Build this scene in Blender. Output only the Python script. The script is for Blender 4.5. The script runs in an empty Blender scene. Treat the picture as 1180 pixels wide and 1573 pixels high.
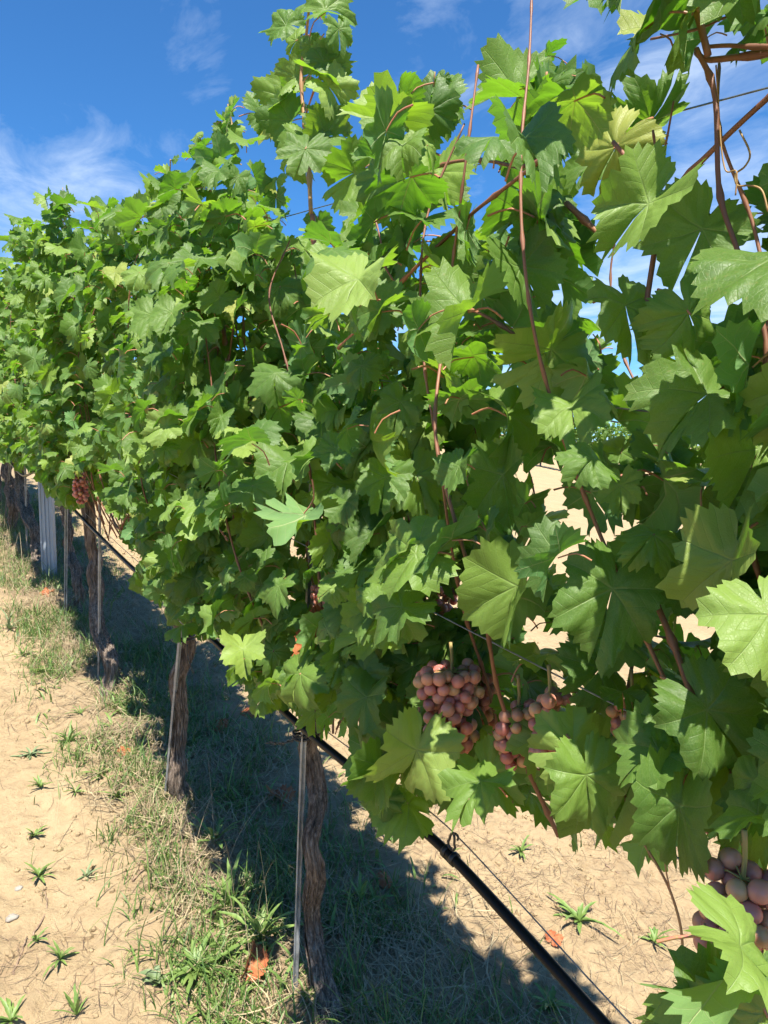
import bpy, bmesh, math, random
import numpy as np
from mathutils import Vector, Matrix, Euler

S = bpy.context.scene
R = math.radians
rs = np.random.RandomState(11)
rnd = random.Random(5)
COL = S.collection

# ------------------------------------------------------------------ camera, world, sun, exposure
W0, H0, F0 = 1180.0, 1573.0, 1090.0
PITCH, YAW, EYE = R(5.0), R(34.4), 1.60
cam_d = bpy.data.cameras.new('camera')
cam = bpy.data.objects.new('camera', cam_d)
COL.objects.link(cam)
cam.location = (0, 0, EYE)
cam.rotation_euler = (R(90) - PITCH, 0, -YAW)
cam_d.sensor_fit = 'VERTICAL'
cam_d.sensor_height = 36.0
cam_d.lens = 36.0 * F0 / H0
cam_d.clip_start = 0.02
cam_d.clip_end = 2000
S.camera = cam

SUN_EL = R(61)
SUN_DIR = Vector((-0.46 * math.cos(SUN_EL), -0.888 * math.cos(SUN_EL), math.sin(SUN_EL))).normalized()
world = bpy.data.worlds.new('World')
S.world = world
world.use_nodes = True
wn = world.node_tree
wn.nodes.clear()


def N(nt, typ, ins=None, **kw):
    n = nt.nodes.new(typ)
    for k, v in kw.items():
        setattr(n, k, v)
    for k, v in (ins or {}).items():
        s = n.inputs[k]
        if isinstance(v, bpy.types.NodeSocket):
            nt.links.new(v, s)
        else:
            s.default_value = v
    return n


def M(nt, op, a, b=None, c=None, clamp=False):
    n = nt.nodes.new('ShaderNodeMath')
    n.operation = op
    n.use_clamp = clamp
    for i, v in enumerate((a, b, c)):
        if v is None:
            continue
        if isinstance(v, bpy.types.NodeSocket):
            nt.links.new(v, n.inputs[i])
        else:
            n.inputs[i].default_value = v
    return n.outputs[0]


def RAMP(nt, fac, stops, interp='LINEAR'):
    n = nt.nodes.new('ShaderNodeValToRGB')
    n.color_ramp.interpolation = interp
    e = n.color_ramp.elements
    while len(e) < len(stops):
        e.new(0.5)
    for i, (p, c) in enumerate(stops):
        e[i].position = p
        e[i].color = (c, c, c, 1) if isinstance(c, (int, float)) else (*c, 1)
    nt.links.new(fac, n.inputs[0])
    return n.outputs[0]


def MIX(nt, fac, a, b, blend='MIX'):
    n = nt.nodes.new('ShaderNodeMix')
    n.data_type = 'RGBA'
    n.blend_type = blend
    for s, v in ((n.inputs[0], fac), (n.inputs[6], a), (n.inputs[7], b)):
        if isinstance(v, bpy.types.NodeSocket):
            nt.links.new(v, s)
        elif isinstance(v, (int, float)):
            s.default_value = v
        else:
            s.default_value = (*v, 1)
    return n.outputs[2]


sky = N(wn, 'ShaderNodeTexSky', sky_type='NISHITA', sun_disc=False, sun_elevation=SUN_EL,
        sun_rotation=math.atan2(SUN_DIR.x, SUN_DIR.y), altitude=300, air_density=1.0, dust_density=0.35, ozone_density=3.2)
wtc = N(wn, 'ShaderNodeTexCoord')
wsep = N(wn, 'ShaderNodeSeparateXYZ', {0: wtc.outputs['Generated']})
zc = M(wn, 'MAXIMUM', wsep.outputs[2], 0.04)
zp = M(wn, 'ADD', zc, 0.12)
wc = N(wn, 'ShaderNodeCombineXYZ', {0: M(wn, 'DIVIDE', wsep.outputs[0], zp), 1: M(wn, 'DIVIDE', wsep.outputs[1], zp), 2: 0.0})
wmap = N(wn, 'ShaderNodeMapping', {0: wc.outputs[0], 'Location': (0.55, 0.3, 0), 'Rotation': (0, 0, R(20)), 'Scale': (1.0, 0.75, 1)})
cn1 = N(wn, 'ShaderNodeTexNoise', {'Vector': wmap.outputs[0], 'Scale': 0.75, 'Detail': 9.0, 'Roughness': 0.58, 'Distortion': 0.35})
cn2 = N(wn, 'ShaderNodeTexNoise', {'Vector': wmap.outputs[0], 'Scale': 4.5, 'Detail': 8.0, 'Roughness': 0.62, 'Distortion': 0.6})
low = M(wn, 'MULTIPLY', M(wn, 'SUBTRACT', 0.30, wsep.outputs[2], clamp=True), 0.30)
# banks of thin cloud: over the far end of the row, behind the near vines, and one small wisp
for cdir, cw, ca in (((0.13, 0.955, 0.25), 0.13, 0.13), ((0.26, 0.92, 0.29), 0.10, 0.10), ((0.78, 0.50, 0.36), 0.34, 0.19), ((0.31, 0.83, 0.46), 0.040, 0.12)):
    dist = N(wn, 'ShaderNodeVectorMath', {0: wtc.outputs['Generated'], 1: cdir}, operation='DISTANCE').outputs['Value']
    f = M(wn, 'SUBTRACT', 1.0, M(wn, 'DIVIDE', dist, cw * 1.6), clamp=True)
    low = M(wn, 'ADD', low, M(wn, 'MULTIPLY', M(wn, 'MULTIPLY', f, M(wn, 'SUBTRACT', 2.0, f)), ca))
low = M(wn, 'SUBTRACT', low, 0.05)
cl = M(wn, 'ADD', M(wn, 'ADD', M(wn, 'MULTIPLY', cn1.outputs[0], 0.58), M(wn, 'MULTIPLY', cn2.outputs[0], 0.42)), low)
cloud = RAMP(wn, cl, [(0.53, 0.0), (0.60, 0.22), (0.75, 0.92)])
skyc = MIX(wn, 1.0, sky.outputs[0], (0.50, 1.08, 1.55), 'MULTIPLY')
skyc = MIX(wn, M(wn, 'MULTIPLY', cloud, 0.78), skyc, (7.6, 8.8, 10.4))
bg = N(wn, 'ShaderNodeBackground', {'Color': skyc, 'Strength': 0.050})
wo = N(wn, 'ShaderNodeOutputWorld', {'Surface': bg.outputs[0]})

sun_d = bpy.data.lights.new('sun', 'SUN')
sun_d.energy = 5.0
sun_d.angle = R(0.55)
sun_d.color = (1.0, 0.945, 0.83)
sun = bpy.data.objects.new('sun', sun_d)
COL.objects.link(sun)
sun.rotation_euler = (-SUN_DIR).to_track_quat('-Z', 'Y').to_euler()

S.view_settings.view_transform = 'Standard'
S.view_settings.look = 'None'
S.view_settings.gamma = 1
S.view_settings.use_curve_mapping = False
S.view_settings.exposure = 1.36
S.render.engine = 'CYCLES'
S.cycles.max_bounces = 5
S.cycles.diffuse_bounces = 3
S.cycles.glossy_bounces = 2
S.cycles.adaptive_threshold = 0.03
S.cycles.transparent_max_bounces = 8

# ------------------------------------------------------------------ projection helpers (pixels of the photograph)
CAMPOS = np.array([0, 0, EYE])
cp, sp_, cy_, sy_ = math.cos(PITCH), math.sin(PITCH), math.cos(YAW), math.sin(YAW)


def ray(px, py):
    """direction with unit depth along the view axis"""
    a, b = (px - W0 / 2) / F0, (H0 / 2 - py) / F0
    up = b * cp - sp_
    fw = cp + b * sp_
    return np.array([fw * sy_ + a * cy_, fw * cy_ - a * sy_, up])


def project(p):
    q = np.asarray(p, float) - CAMPOS
    x, y, z = q[..., 0], q[..., 1], q[..., 2]
    rgt = x * cy_ - y * sy_
    fwd = x * sy_ + y * cy_
    dep = fwd * cp - z * sp_
    upc = z * cp + fwd * sp_
    dd = np.maximum(dep, 1e-3)
    return W0 / 2 + F0 * rgt / dd, H0 / 2 - F0 * upc / dd, dep


def P(px, py, X):
    d = ray(px, py)
    return CAMPOS + d * (X / d[0])


def D(px, py, depth):
    return CAMPOS + ray(px, py) * depth


# ------------------------------------------------------------------ numpy noise
def _hash(ix, iy, seed):
    n = (ix.astype(np.int64) * 374761393 + iy.astype(np.int64) * 668265263 + seed * 144269) & 0x7fffffff
    n = ((n ^ (n >> 13)) * 1274126177) & 0x7fffffff
    n = n ^ (n >> 16)
    return (n & 0xffff) / 65535.0


def vn(x, y, seed=0):
    x = np.asarray(x, float); y = np.asarray(y, float)
    ix, iy = np.floor(x), np.floor(y)
    fx, fy = x - ix, y - iy
    fx = fx * fx * (3 - 2 * fx); fy = fy * fy * (3 - 2 * fy)
    a, b = _hash(ix, iy, seed), _hash(ix + 1, iy, seed)
    c, d = _hash(ix, iy + 1, seed), _hash(ix + 1, iy + 1, seed)
    return (a * (1 - fx) + b * fx) * (1 - fy) + (c * (1 - fx) + d * fx) * fy


def fbm(x, y, o=4, seed=0):
    t, a, s = 0.0, 0.5, 0.0
    for i in range(o):
        t = t + a * vn(np.asarray(x) * 2 ** i, np.asarray(y) * 2 ** i, seed + i * 17)
        s += a
        a *= 0.5
    return t / s


def smooth(a, b, x):
    t = np.clip((x - a) / (b - a), 0, 1)
    return t * t * (3 - 2 * t)


ROWX = 0.77


def gbase(x, y):
    x = np.asarray(x, float); y = np.asarray(y, float)
    yy = np.where(y > 60, 60 + (y - 60) * 0.25, y)
    yy = np.where(yy < -30, -30 + (yy + 30) * 0.2, yy)
    xx = np.maximum(0, x - 1.6)
    xx = np.where(xx > 60, 60 + (xx - 60) * 0.2, xx)
    return 0.134 * yy - 0.088 * xx


def gz(x, y):
    b = gbase(x, y)
    near = np.exp(-((np.abs(x - 1) / 14) ** 2 + (np.abs(y - 3) / 16) ** 2))
    row = 0.03 * np.exp(-((x - ROWX) / 0.22) ** 2)
    h = (fbm(x * 1.3, y * 1.3, 3, 3) - 0.5) * 0.07 + (fbm(x * 7, y * 7, 3, 9) - 0.5) * 0.022
    return b + (row + h) * near


def G(px, py):
    d = ray(px, py)
    t = 1.0
    lo, hi = 0.2, 60.0
    for _ in range(50):
        t = (lo + hi) / 2
        p = CAMPOS + d * t
        if p[2] > float(gz(p[0], p[1])):
            lo = t
        else:
            hi = t
    return CAMPOS + d * t


# ------------------------------------------------------------------ object helpers
def tag(o, label=None, cat=None, group=None, kind=None):
    if label: o['label'] = label
    if cat: o['category'] = cat
    if group: o['group'] = group
    if kind: o['kind'] = kind
    return o


def empty(name, loc, label, cat, group=None):
    o = bpy.data.objects.new(name, None)
    COL.objects.link(o)
    o.location = Vector(loc)
    o.empty_display_size = 0.1
    return tag(o, label, cat, group)


def link(name, me, parent=None, world_loc=None):
    o = bpy.data.objects.new(name, me)
    COL.objects.link(o)
    if parent is not None:
        o.parent = parent
    if world_loc is not None:
        o.location = Vector(world_loc)
    return o


class MB:
    """collects geometry, links it as one mesh object"""
    def __init__(s):
        s.v = []; s.f = []; s.n = 0; s.mi = []

    def add(s, v, f, mi=0):
        v = np.asarray(v, float)
        s.v.append(v)
        for q in f:
            s.f.append(tuple(int(i) + s.n for i in q))
        s.mi += [mi] * len(f)
        s.n += len(v)

    def tube(s, pts, rad, sides=8, mi=0, cap=True, shape=None):
        pts = np.asarray(pts, float)
        n = len(pts)
        rad = np.full(n, rad) if np.isscalar(rad) else np.asarray(rad, float)
        tan = np.gradient(pts, axis=0)
        tan /= np.linalg.norm(tan, axis=1)[:, None] + 1e-12
        ref = np.array([1.0, 0.1, 0]) if abs(tan[0][2]) > 0.7 else np.array([0.05, 0.1, 1.0])
        V = []
        u = np.cross(tan[0], ref); u /= np.linalg.norm(u)
        for i in range(n):
            u = u - tan[i] * np.dot(u, tan[i]); u /= np.linalg.norm(u)
            w = np.cross(tan[i], u)
            for k in range(sides):
                a = 2 * math.pi * k / sides
                r = rad[i] * (shape(i, k) if shape else 1)
                V.append(pts[i] + r * (math.cos(a) * u + math.sin(a) * w))
        F = []
        for i in range(n - 1):
            for k in range(sides):
                k2 = (k + 1) % sides
                F.append((i * sides + k, i * sides + k2, (i + 1) * sides + k2, (i + 1) * sides + k))
        if cap:
            F.append(tuple(range(sides - 1, -1, -1)))
            F.append(tuple(range((n - 1) * sides, n * sides)))
        s.add(V, F, mi)

    def box(s, c, sz, rot=None, mi=0):
        x, y, z = np.array(sz) / 2
        v = np.array([(i, j, k) for i in (-x, x) for j in (-y, y) for k in (-z, z)])
        if rot is not None:
            v = v @ np.array(rot.to_matrix() if isinstance(rot, Euler) else rot).T
        s.add(v + np.array(c), [(0, 1, 3, 2), (4, 6, 7, 5), (0, 4, 5, 1), (2, 3, 7, 6), (0, 2, 6, 4), (1, 5, 7, 3)], mi)

    def mesh(s, name, mats, smooth_=True, origin=None):
        V = np.concatenate(s.v) if s.v else np.zeros((0, 3))
        if origin is not None:
            V = V - np.asarray(origin, float)
        me = bpy.data.meshes.new(name)
        me.from_pydata(V.tolist(), [], s.f)
        for m in (mats if isinstance(mats, (list, tuple)) else [mats]):
            me.materials.append(m)
        if any(s.mi):
            me.polygons.foreach_set('material_index', s.mi)
        if smooth_:
            me.polygons.foreach_set('use_smooth', [True] * len(me.polygons))
        me.update()
        return me

    def build(s, name, mats, parent=None, smooth_=True):
        """geometry given in world space; parent is an unrotated Empty (or mesh) whose world place is parent['wloc'] or its location"""
        org = None
        if parent is not None:
            org = wl(parent)
        return link(name, s.mesh(name, mats, smooth_, org), parent)


def wl(o):
    p = np.array(o.location)
    while o.parent is not None:
        o = o.parent
        p = p + np.array(o.location)
    return p


def curve(pts, n=24):
    """Catmull-Rom through points"""
    p = np.asarray(pts, float)
    p = np.vstack([2 * p[0] - p[1], p, 2 * p[-1] - p[-2]])
    out = []
    seg = len(p) - 3
    for t in np.linspace(0, seg, n):
        i = min(int(t), seg - 1)
        u = t - i
        a, b, c, d = p[i], p[i + 1], p[i + 2], p[i + 3]
        out.append(0.5 * ((2 * b) + (-a + c) * u + (2 * a - 5 * b + 4 * c - d) * u * u + (-a + 3 * b - 3 * c + d) * u ** 3))
    return np.array(out)


def tri_mesh(name, V, T, mats, mi=None, uv=None, rndv=None, sm=True):
    """fast mesh from arrays; T (n,3)"""
    me = bpy.data.meshes.new(name)
    nv, nf = len(V), len(T)
    me.vertices.add(nv)
    me.vertices.foreach_set('co', np.asarray(V, np.float32).ravel())
    me.loops.add(nf * 3)
    me.loops.foreach_set('vertex_index', np.asarray(T, np.int32).ravel())
    me.polygons.add(nf)
    me.polygons.foreach_set('loop_start', np.arange(0, nf * 3, 3, dtype=np.int32))
    me.polygons.foreach_set('loop_total', np.full(nf, 3, dtype=np.int32))
    for m in mats:
        me.materials.append(m)
    if mi is not None:
        me.polygons.foreach_set('material_index', np.asarray(mi, np.int32))
    me.polygons.foreach_set('use_smooth', np.full(nf, sm, dtype=bool))
    if uv is not None:
        l = me.uv_layers.new(name='UVMap')
        l.data.foreach_set('uv', np.asarray(uv, np.float32)[np.asarray(T).ravel()].ravel())
    if rndv is not None:
        a = me.attributes.new('rnd', 'FLOAT', 'POINT')
        a.data.foreach_set('value', np.asarray(rndv, np.float32))
    me.update(calc_edges=True)
    me.validate()
    return me


# ------------------------------------------------------------------ materials
def new_mat(name):
    m = bpy.data.materials.new(name)
    m.use_nodes = True
    nt = m.node_tree
    nt.nodes.clear()
    return m, nt, nt.nodes.new('ShaderNodeOutputMaterial')


def bump(nt, h, strength, dist, normal=None):
    b = N(nt, 'ShaderNodeBump', {'Height': h, 'Strength': strength, 'Distance': dist})
    if normal is not None:
        nt.links.new(normal, b.inputs['Normal'])
    return b.outputs[0]


def rand_socket(nt):
    oi = N(nt, 'ShaderNodeObjectInfo')
    at = N(nt, 'ShaderNodeAttribute', attribute_name='rnd')
    return M(nt, 'FRACT', M(nt, 'ADD', oi.outputs['Random'], at.outputs['Fac']))


def leaf_material(name, autumn=False):
    m, nt, out = new_mat(name)
    uv = N(nt, 'ShaderNodeUVMap')
    sp = N(nt, 'ShaderNodeSeparateXYZ', {0: uv.outputs[0]})
    ax = M(nt, 'ABSOLUTE', sp.outputs[0])
    th = M(nt, 'ARCTAN2', ax, sp.outputs[1])
    k = M(nt, 'MINIMUM', M(nt, 'ROUND', M(nt, 'DIVIDE', th, 0.907)), 2.0)
    tl = M(nt, 'SUBTRACT', th, M(nt, 'MULTIPLY', k, 0.907))
    r = M(nt, 'SQRT', M(nt, 'ADD', M(nt, 'MULTIPLY', ax, ax), M(nt, 'MULTIPLY', sp.outputs[1], sp.outputs[1])))
    s = M(nt, 'MULTIPLY', r, M(nt, 'COSINE', tl))
    d = M(nt, 'ABSOLUTE', M(nt, 'MULTIPLY', r, M(nt, 'SINE', tl)))
    w = M(nt, 'MAXIMUM', M(nt, 'MULTIPLY', M(nt, 'SUBTRACT', 1.15, r), 0.020), 0.004)
    main = M(nt, 'SUBTRACT', 1.0, M(nt, 'DIVIDE', d, w), clamp=True)
    q = M(nt, 'FRACT', M(nt, 'DIVIDE', M(nt, 'SUBTRACT', s, M(nt, 'MULTIPLY', d, 0.80)), 0.19))
    qd = M(nt, 'ABSOLUTE', M(nt, 'SUBTRACT', q, 0.5))
    side = M(nt, 'SUBTRACT', 1.0, M(nt, 'DIVIDE', qd, 0.040), clamp=True)
    vein = M(nt, 'MAXIMUM', main, M(nt, 'MULTIPLY', side, 0.42))
    vor = N(nt, 'ShaderNodeTexVoronoi', {'Vector': uv.outputs[0], 'Scale': 24.0}, feature='DISTANCE_TO_EDGE')
    ret = M(nt, 'SUBTRACT', 1.0, M(nt, 'DIVIDE', vor.outputs['Distance'], 0.10), clamp=True)
    rv = rand_socket(nt)
    rv2 = M(nt, 'FRACT', M(nt, 'MULTIPLY', rv, 7.31))
    uvo = N(nt, 'ShaderNodeVectorMath', {0: uv.outputs[0], 1: (0, 0, 0)}, operation='ADD')
    cb = N(nt, 'ShaderNodeCombineXYZ', {0: M(nt, 'MULTIPLY', rv, 37.0), 1: M(nt, 'MULTIPLY', rv2, 19.0), 2: 0.0})
    nt.links.new(cb.outputs[0], uvo.inputs[1])
    n1 = N(nt, 'ShaderNodeTexNoise', {'Vector': uvo.outputs[0], 'Scale': 2.2, 'Detail': 2.0, 'Roughness': 0.6})
    n2 = N(nt, 'ShaderNodeTexNoise', {'Vector': uvo.outputs[0], 'Scale': 16.0, 'Detail': 2.0, 'Roughness': 0.65})
    if autumn:
        up = RAMP(nt, n1.outputs[0], [(0.2, (0.16, 0.045, 0.02)), (0.5, (0.36, 0.10, 0.04)), (0.8, (0.42, 0.20, 0.09))])
        lo = MIX(nt, 0.5, up, (0.55, 0.30, 0.15))
        tr = up
        veinc = (0.5, 0.3, 0.15)
    else:
        up = RAMP(nt, rv, [(0.0, (0.034, 0.082, 0.016)), (0.25, (0.062, 0.128, 0.022)), (0.45, (0.048, 0.112, 0.026)),
                           (0.65, (0.092, 0.168, 0.026)), (0.82, (0.150, 0.240, 0.042)), (0.96, (0.230, 0.315, 0.075)), (1.0, (0.33, 0.32, 0.07))])
        up = MIX(nt, M(nt, 'MULTIPLY', n1.outputs[0], 0.55), up, (0.115, 0.180, 0.034))
        spot = RAMP(nt, n2.outputs[0], [(0.60, 0.0), (0.72, 1.0)])
        up = MIX(nt, M(nt, 'MULTIPLY', spot, M(nt, 'MULTIPLY', rv2, 0.45)), up, (0.20, 0.17, 0.06))
        edge = RAMP(nt, r, [(0.72, 0.0), (1.0, 1.0)])
        up = MIX(nt, M(nt, 'MULTIPLY', M(nt, 'MULTIPLY', edge, rv2), 0.35), up, (0.15, 0.19, 0.045))
        lo = RAMP(nt, rv, [(0.0, (0.085, 0.185, 0.065)), (0.6, (0.12, 0.225, 0.08)), (1.0, (0.16, 0.265, 0.095))])
        tr = RAMP(nt, rv2, [(0.0, (0.14, 0.38, 0.012)), (0.6, (0.25, 0.52, 0.02)), (1.0, (0.38, 0.64, 0.03))])
        veinc = (0.24, 0.33, 0.11)
    geo = N(nt, 'ShaderNodeNewGeometry')
    back = geo.outputs['Backfacing']
    upv = MIX(nt, M(nt, 'MULTIPLY', vein, 0.42), up, veinc)
    upv = MIX(nt, M(nt, 'MULTIPLY', ret, 0.20), upv, veinc)
    lov = MIX(nt, M(nt, 'MULTIPLY', vein, 0.75), lo, (0.42, 0.44, 0.22))
    base = MIX(nt, back, upv, lov)
    hgt = M(nt, 'ADD', M(nt, 'MULTIPLY', n2.outputs[0], 0.2),
            M(nt, 'ADD', M(nt, 'MULTIPLY', vein, -0.7), M(nt, 'ADD', M(nt, 'MULTIPLY', qd, 0.8), M(nt, 'MULTIPLY', ret, -0.12))))
    nor = bump(nt, hgt, 0.45, 0.0020)
    rough = M(nt, 'ADD', M(nt, 'MULTIPLY', back, 0.28), M(nt, 'ADD', 0.42, M(nt, 'MULTIPLY', n2.outputs[0], 0.10)))
    pr = N(nt, 'ShaderNodeBsdfPrincipled', {'Base Color': base, 'Roughness': rough, 'Normal': nor, 'IOR': 1.45, 'Specular IOR Level': 0.36 if not autumn else 0.2})
    trc = MIX(nt, M(nt, 'MULTIPLY', vein, 0.55), tr, (0.10, 0.16, 0.02))
    tn = N(nt, 'ShaderNodeBsdfTranslucent', {'Color': trc, 'Normal': nor})
    mx = N(nt, 'ShaderNodeMixShader', {0: 0.33 if not autumn else 0.15, 1: pr.outputs[0], 2: tn.outputs[0]})
    nt.links.new(mx.outputs[0], out.inputs[0])
    return m


def simple(name, col, rough=0.6, metal=0.0, spec=0.5, var=None, vscale=20.0, bstr=0.0, bscale=60.0, stretch=(1, 1, 1), trans=0.0, randcol=None, bdist=0.002):
    m, nt, out = new_mat(name)
    tc = N(nt, 'ShaderNodeTexCoord')
    mp = N(nt, 'ShaderNodeMapping', {0: tc.outputs['Object'], 'Scale': stretch})
    c = None
    if var is not None:
        n1 = N(nt, 'ShaderNodeTexNoise', {'Vector': mp.outputs[0], 'Scale': vscale, 'Detail': 6.0, 'Roughness': 0.65})
        c = RAMP(nt, n1.outputs[0], [(0.32, col), (0.68, var)])
    if randcol is not None:
        c = MIX(nt, rand_socket(nt), c if c is not None else col, randcol)
    pr = N(nt, 'ShaderNodeBsdfPrincipled', {'Roughness': rough, 'Metallic': metal, 'Specular IOR Level': spec})
    if c is None:
        pr.inputs['Base Color'].default_value = (*col, 1)
    else:
        nt.links.new(c, pr.inputs['Base Color'])
    if bstr:
        n2 = N(nt, 'ShaderNodeTexNoise', {'Vector': mp.outputs[0], 'Scale': bscale, 'Detail': 6.0, 'Roughness': 0.7})
        nt.links.new(bump(nt, n2.outputs[0], bstr, bdist), pr.inputs['Normal'])
    sh = pr.outputs[0]
    if trans:
        t = N(nt, 'ShaderNodeBsdfTranslucent', {})
        if c is None:
            t.inputs[0].default_value = (*col, 1)
        else:
            nt.links.new(c, t.inputs[0])
        sh = N(nt, 'ShaderNodeMixShader', {0: trans, 1: sh, 2: t.outputs[0]}).outputs[0]
    nt.links.new(sh, out.inputs[0])
    return m


def bark_material():
    m, nt, out = new_mat('vine_bark')
    tc = N(nt, 'ShaderNodeTexCoord')
    mp = N(nt, 'ShaderNodeMapping', {0: tc.outputs['Object'], 'Scale': (1, 1, 0.10)})
    n0 = N(nt, 'ShaderNodeTexNoise', {'Vector': tc.outputs['Object'], 'Scale': 9.0, 'Detail': 4.0})
    n1 = N(nt, 'ShaderNodeTexNoise', {'Vector': mp.outputs[0], 'Scale': 130.0, 'Detail': 7.0, 'Roughness': 0.7, 'Distortion': 0.5})
    n2 = N(nt, 'ShaderNodeTexNoise', {'Vector': mp.outputs[0], 'Scale': 420.0, 'Detail': 4.0, 'Roughness': 0.7})
    c = RAMP(nt, n1.outputs[0], [(0.38, (0.018, 0.011, 0.008)), (0.47, (0.085, 0.060, 0.046)), (0.56, (0.20, 0.152, 0.120)), (0.70, (0.38, 0.31, 0.255))])
    c = MIX(nt, M(nt, 'MULTIPLY', n0.outputs[0], 0.35), c, (0.29, 0.24, 0.20))
    h = M(nt, 'ADD', n1.outputs[0], M(nt, 'MULTIPLY', n2.outputs[0], 0.4))
    pr = N(nt, 'ShaderNodeBsdfPrincipled', {'Base Color': c, 'Roughness': 0.9, 'Specular IOR Level': 0.2, 'Normal': bump(nt, h, 1.0, 0.006)})
    nt.links.new(pr.outputs[0], out.inputs[0])
    return m


def soil_material():
    m, nt, out = new_mat('dry_sandy_soil')
    g = N(nt, 'ShaderNodeNewGeometry')
    pos = g.outputs['Position']
    a = N(nt, 'ShaderNodeTexNoise', {'Vector': pos, 'Scale': 2.0, 'Detail': 6.0, 'Roughness': 0.6})
    b = N(nt, 'ShaderNodeTexNoise', {'Vector': pos, 'Scale': 28.0, 'Detail': 8.0, 'Roughness': 0.72})
    c = N(nt, 'ShaderNodeTexNoise', {'Vector': pos, 'Scale': 240.0, 'Detail': 5.0, 'Roughness': 0.75})
    v = N(nt, 'ShaderNodeTexVoronoi', {'Vector': pos, 'Scale': 95.0, 'Randomness': 1.0})
    col = RAMP(nt, a.outputs[0], [(0.30, (0.295, 0.208, 0.118)), (0.5, (0.350, 0.256, 0.148)), (0.70, (0.395, 0.300, 0.180))])
    col2 = RAMP(nt, b.outputs[0], [(0.30, (0.20, 0.130, 0.078)), (0.48, (0.340, 0.252, 0.146)), (0.70, (0.425, 0.325, 0.196))])
    col = MIX(nt, 0.5, col, col2)
    fine = RAMP(nt, c.outputs[0], [(0.30, 0.0), (0.42, 1.0)])
    col = MIX(nt, M(nt, 'MULTIPLY', M(nt, 'SUBTRACT', 1.0, fine), 0.45), col, (0.20, 0.125, 0.07))
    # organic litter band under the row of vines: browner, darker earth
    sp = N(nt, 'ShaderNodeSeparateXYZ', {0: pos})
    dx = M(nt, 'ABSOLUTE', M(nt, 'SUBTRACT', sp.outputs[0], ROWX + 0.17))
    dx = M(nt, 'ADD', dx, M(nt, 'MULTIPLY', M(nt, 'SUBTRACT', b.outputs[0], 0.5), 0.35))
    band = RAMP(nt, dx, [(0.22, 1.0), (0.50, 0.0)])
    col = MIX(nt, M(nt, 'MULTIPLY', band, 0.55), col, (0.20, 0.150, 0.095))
    h = M(nt, 'ADD', M(nt, 'MULTIPLY', b.outputs[0], 1.0), M(nt, 'MULTIPLY', c.outputs[0], 0.35))
    h = M(nt, 'SUBTRACT', h, M(nt, 'MULTIPLY', v.outputs['Distance'], 0.16))
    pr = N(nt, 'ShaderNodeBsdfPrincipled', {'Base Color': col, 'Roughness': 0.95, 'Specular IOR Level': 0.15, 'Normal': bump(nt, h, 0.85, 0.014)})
    nt.links.new(pr.outputs[0], out.inputs[0])
    return m


def grape_material():
    m, nt, out = new_mat('grape_skin')
    rv = rand_socket(nt)
    tc = N(nt, 'ShaderNodeTexCoord')
    n1 = N(nt, 'ShaderNodeTexNoise', {'Vector': tc.outputs['Object'], 'Scale': 130.0, 'Detail': 5.0, 'Roughness': 0.6})
    g = N(nt, 'ShaderNodeNewGeometry')
    n2 = N(nt, 'ShaderNodeTexNoise', {'Vector': g.outputs['Position'], 'Scale': 45.0, 'Detail': 3.0})
    c = RAMP(nt, rv, [(0.0, (0.40, 0.11, 0.11)), (0.35, (0.55, 0.18, 0.15)), (0.65, (0.62, 0.27, 0.19)), (0.86, (0.56, 0.36, 0.16)), (1.0, (0.33, 0.08, 0.10))])
    c = MIX(nt, M(nt, 'MULTIPLY', n2.outputs[0], 0.3), c, (0.52, 0.36, 0.19))
    bl = RAMP(nt, n1.outputs[0], [(0.38, 0.12), (0.68, 0.55)])
    c = MIX(nt, M(nt, 'MULTIPLY', bl, 0.40), c, (0.60, 0.42, 0.44))
    c = MIX(nt, 1.0, c, (0.94, 0.80, 0.77), 'MULTIPLY')
    pr = N(nt, 'ShaderNodeBsdfPrincipled', {'Base Color': c, 'Roughness': 0.34, 'Subsurface Weight': 0.5, 'Subsurface Scale': 0.008, 'Subsurface Radius': (1.0, 0.45, 0.25),
                                            'Specular IOR Level': 0.4})
    nt.links.new(pr.outputs[0], out.inputs[0])
    return m


MAT_LEAF = leaf_material('vine_leaf')
MAT_DEADLEAF = leaf_material('dead_vine_leaf', True)
MAT_PETIOLE = simple('petiole', (0.42, 0.10, 0.09), 0.5, var=(0.26, 0.20, 0.07), vscale=30)
MAT_CANE = simple('cane_bark', (0.12, 0.048, 0.028), 0.55, var=(0.27, 0.115, 0.060), vscale=14, bstr=0.35, bscale=500, stretch=(1, 1, 0.12), bdist=0.001)
MAT_GREENCANE = simple('green_shoot', (0.22, 0.16, 0.05), 0.5, var=(0.38, 0.17, 0.08), vscale=10)
MAT_BARK = bark_material()
MAT_SOIL = soil_material()
MAT_GRAPE = grape_material()
MAT_STALK = simple('grape_stalk', (0.25, 0.24, 0.07), 0.6, var=(0.35, 0.20, 0.08), vscale=40)
MAT_STEEL = simple('galvanised_steel', (0.11, 0.12, 0.13), 0.45, metal=0.35, var=(0.42, 0.44, 0.46), vscale=16, bstr=0.12, bscale=90)
MAT_ZINC = simple('weathered_zinc_post', (0.22, 0.25, 0.29), 0.55, metal=0.55, var=(0.32, 0.36, 0.41), vscale=16, stretch=(1, 1, 0.15), bstr=0.1)
MAT_WIRE = simple('steel_wire', (0.16, 0.16, 0.16), 0.4, metal=0.8, var=(0.30, 0.30, 0.30), vscale=40)
MAT_PIPE = simple('black_polythene', (0.010, 0.010, 0.011), 0.30, var=(0.016, 0.015, 0.014), vscale=25, bstr=0.05, bscale=200, spec=0.12)
MAT_RUBBER = simple('black_plastic', (0.015, 0.015, 0.016), 0.45)
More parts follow.
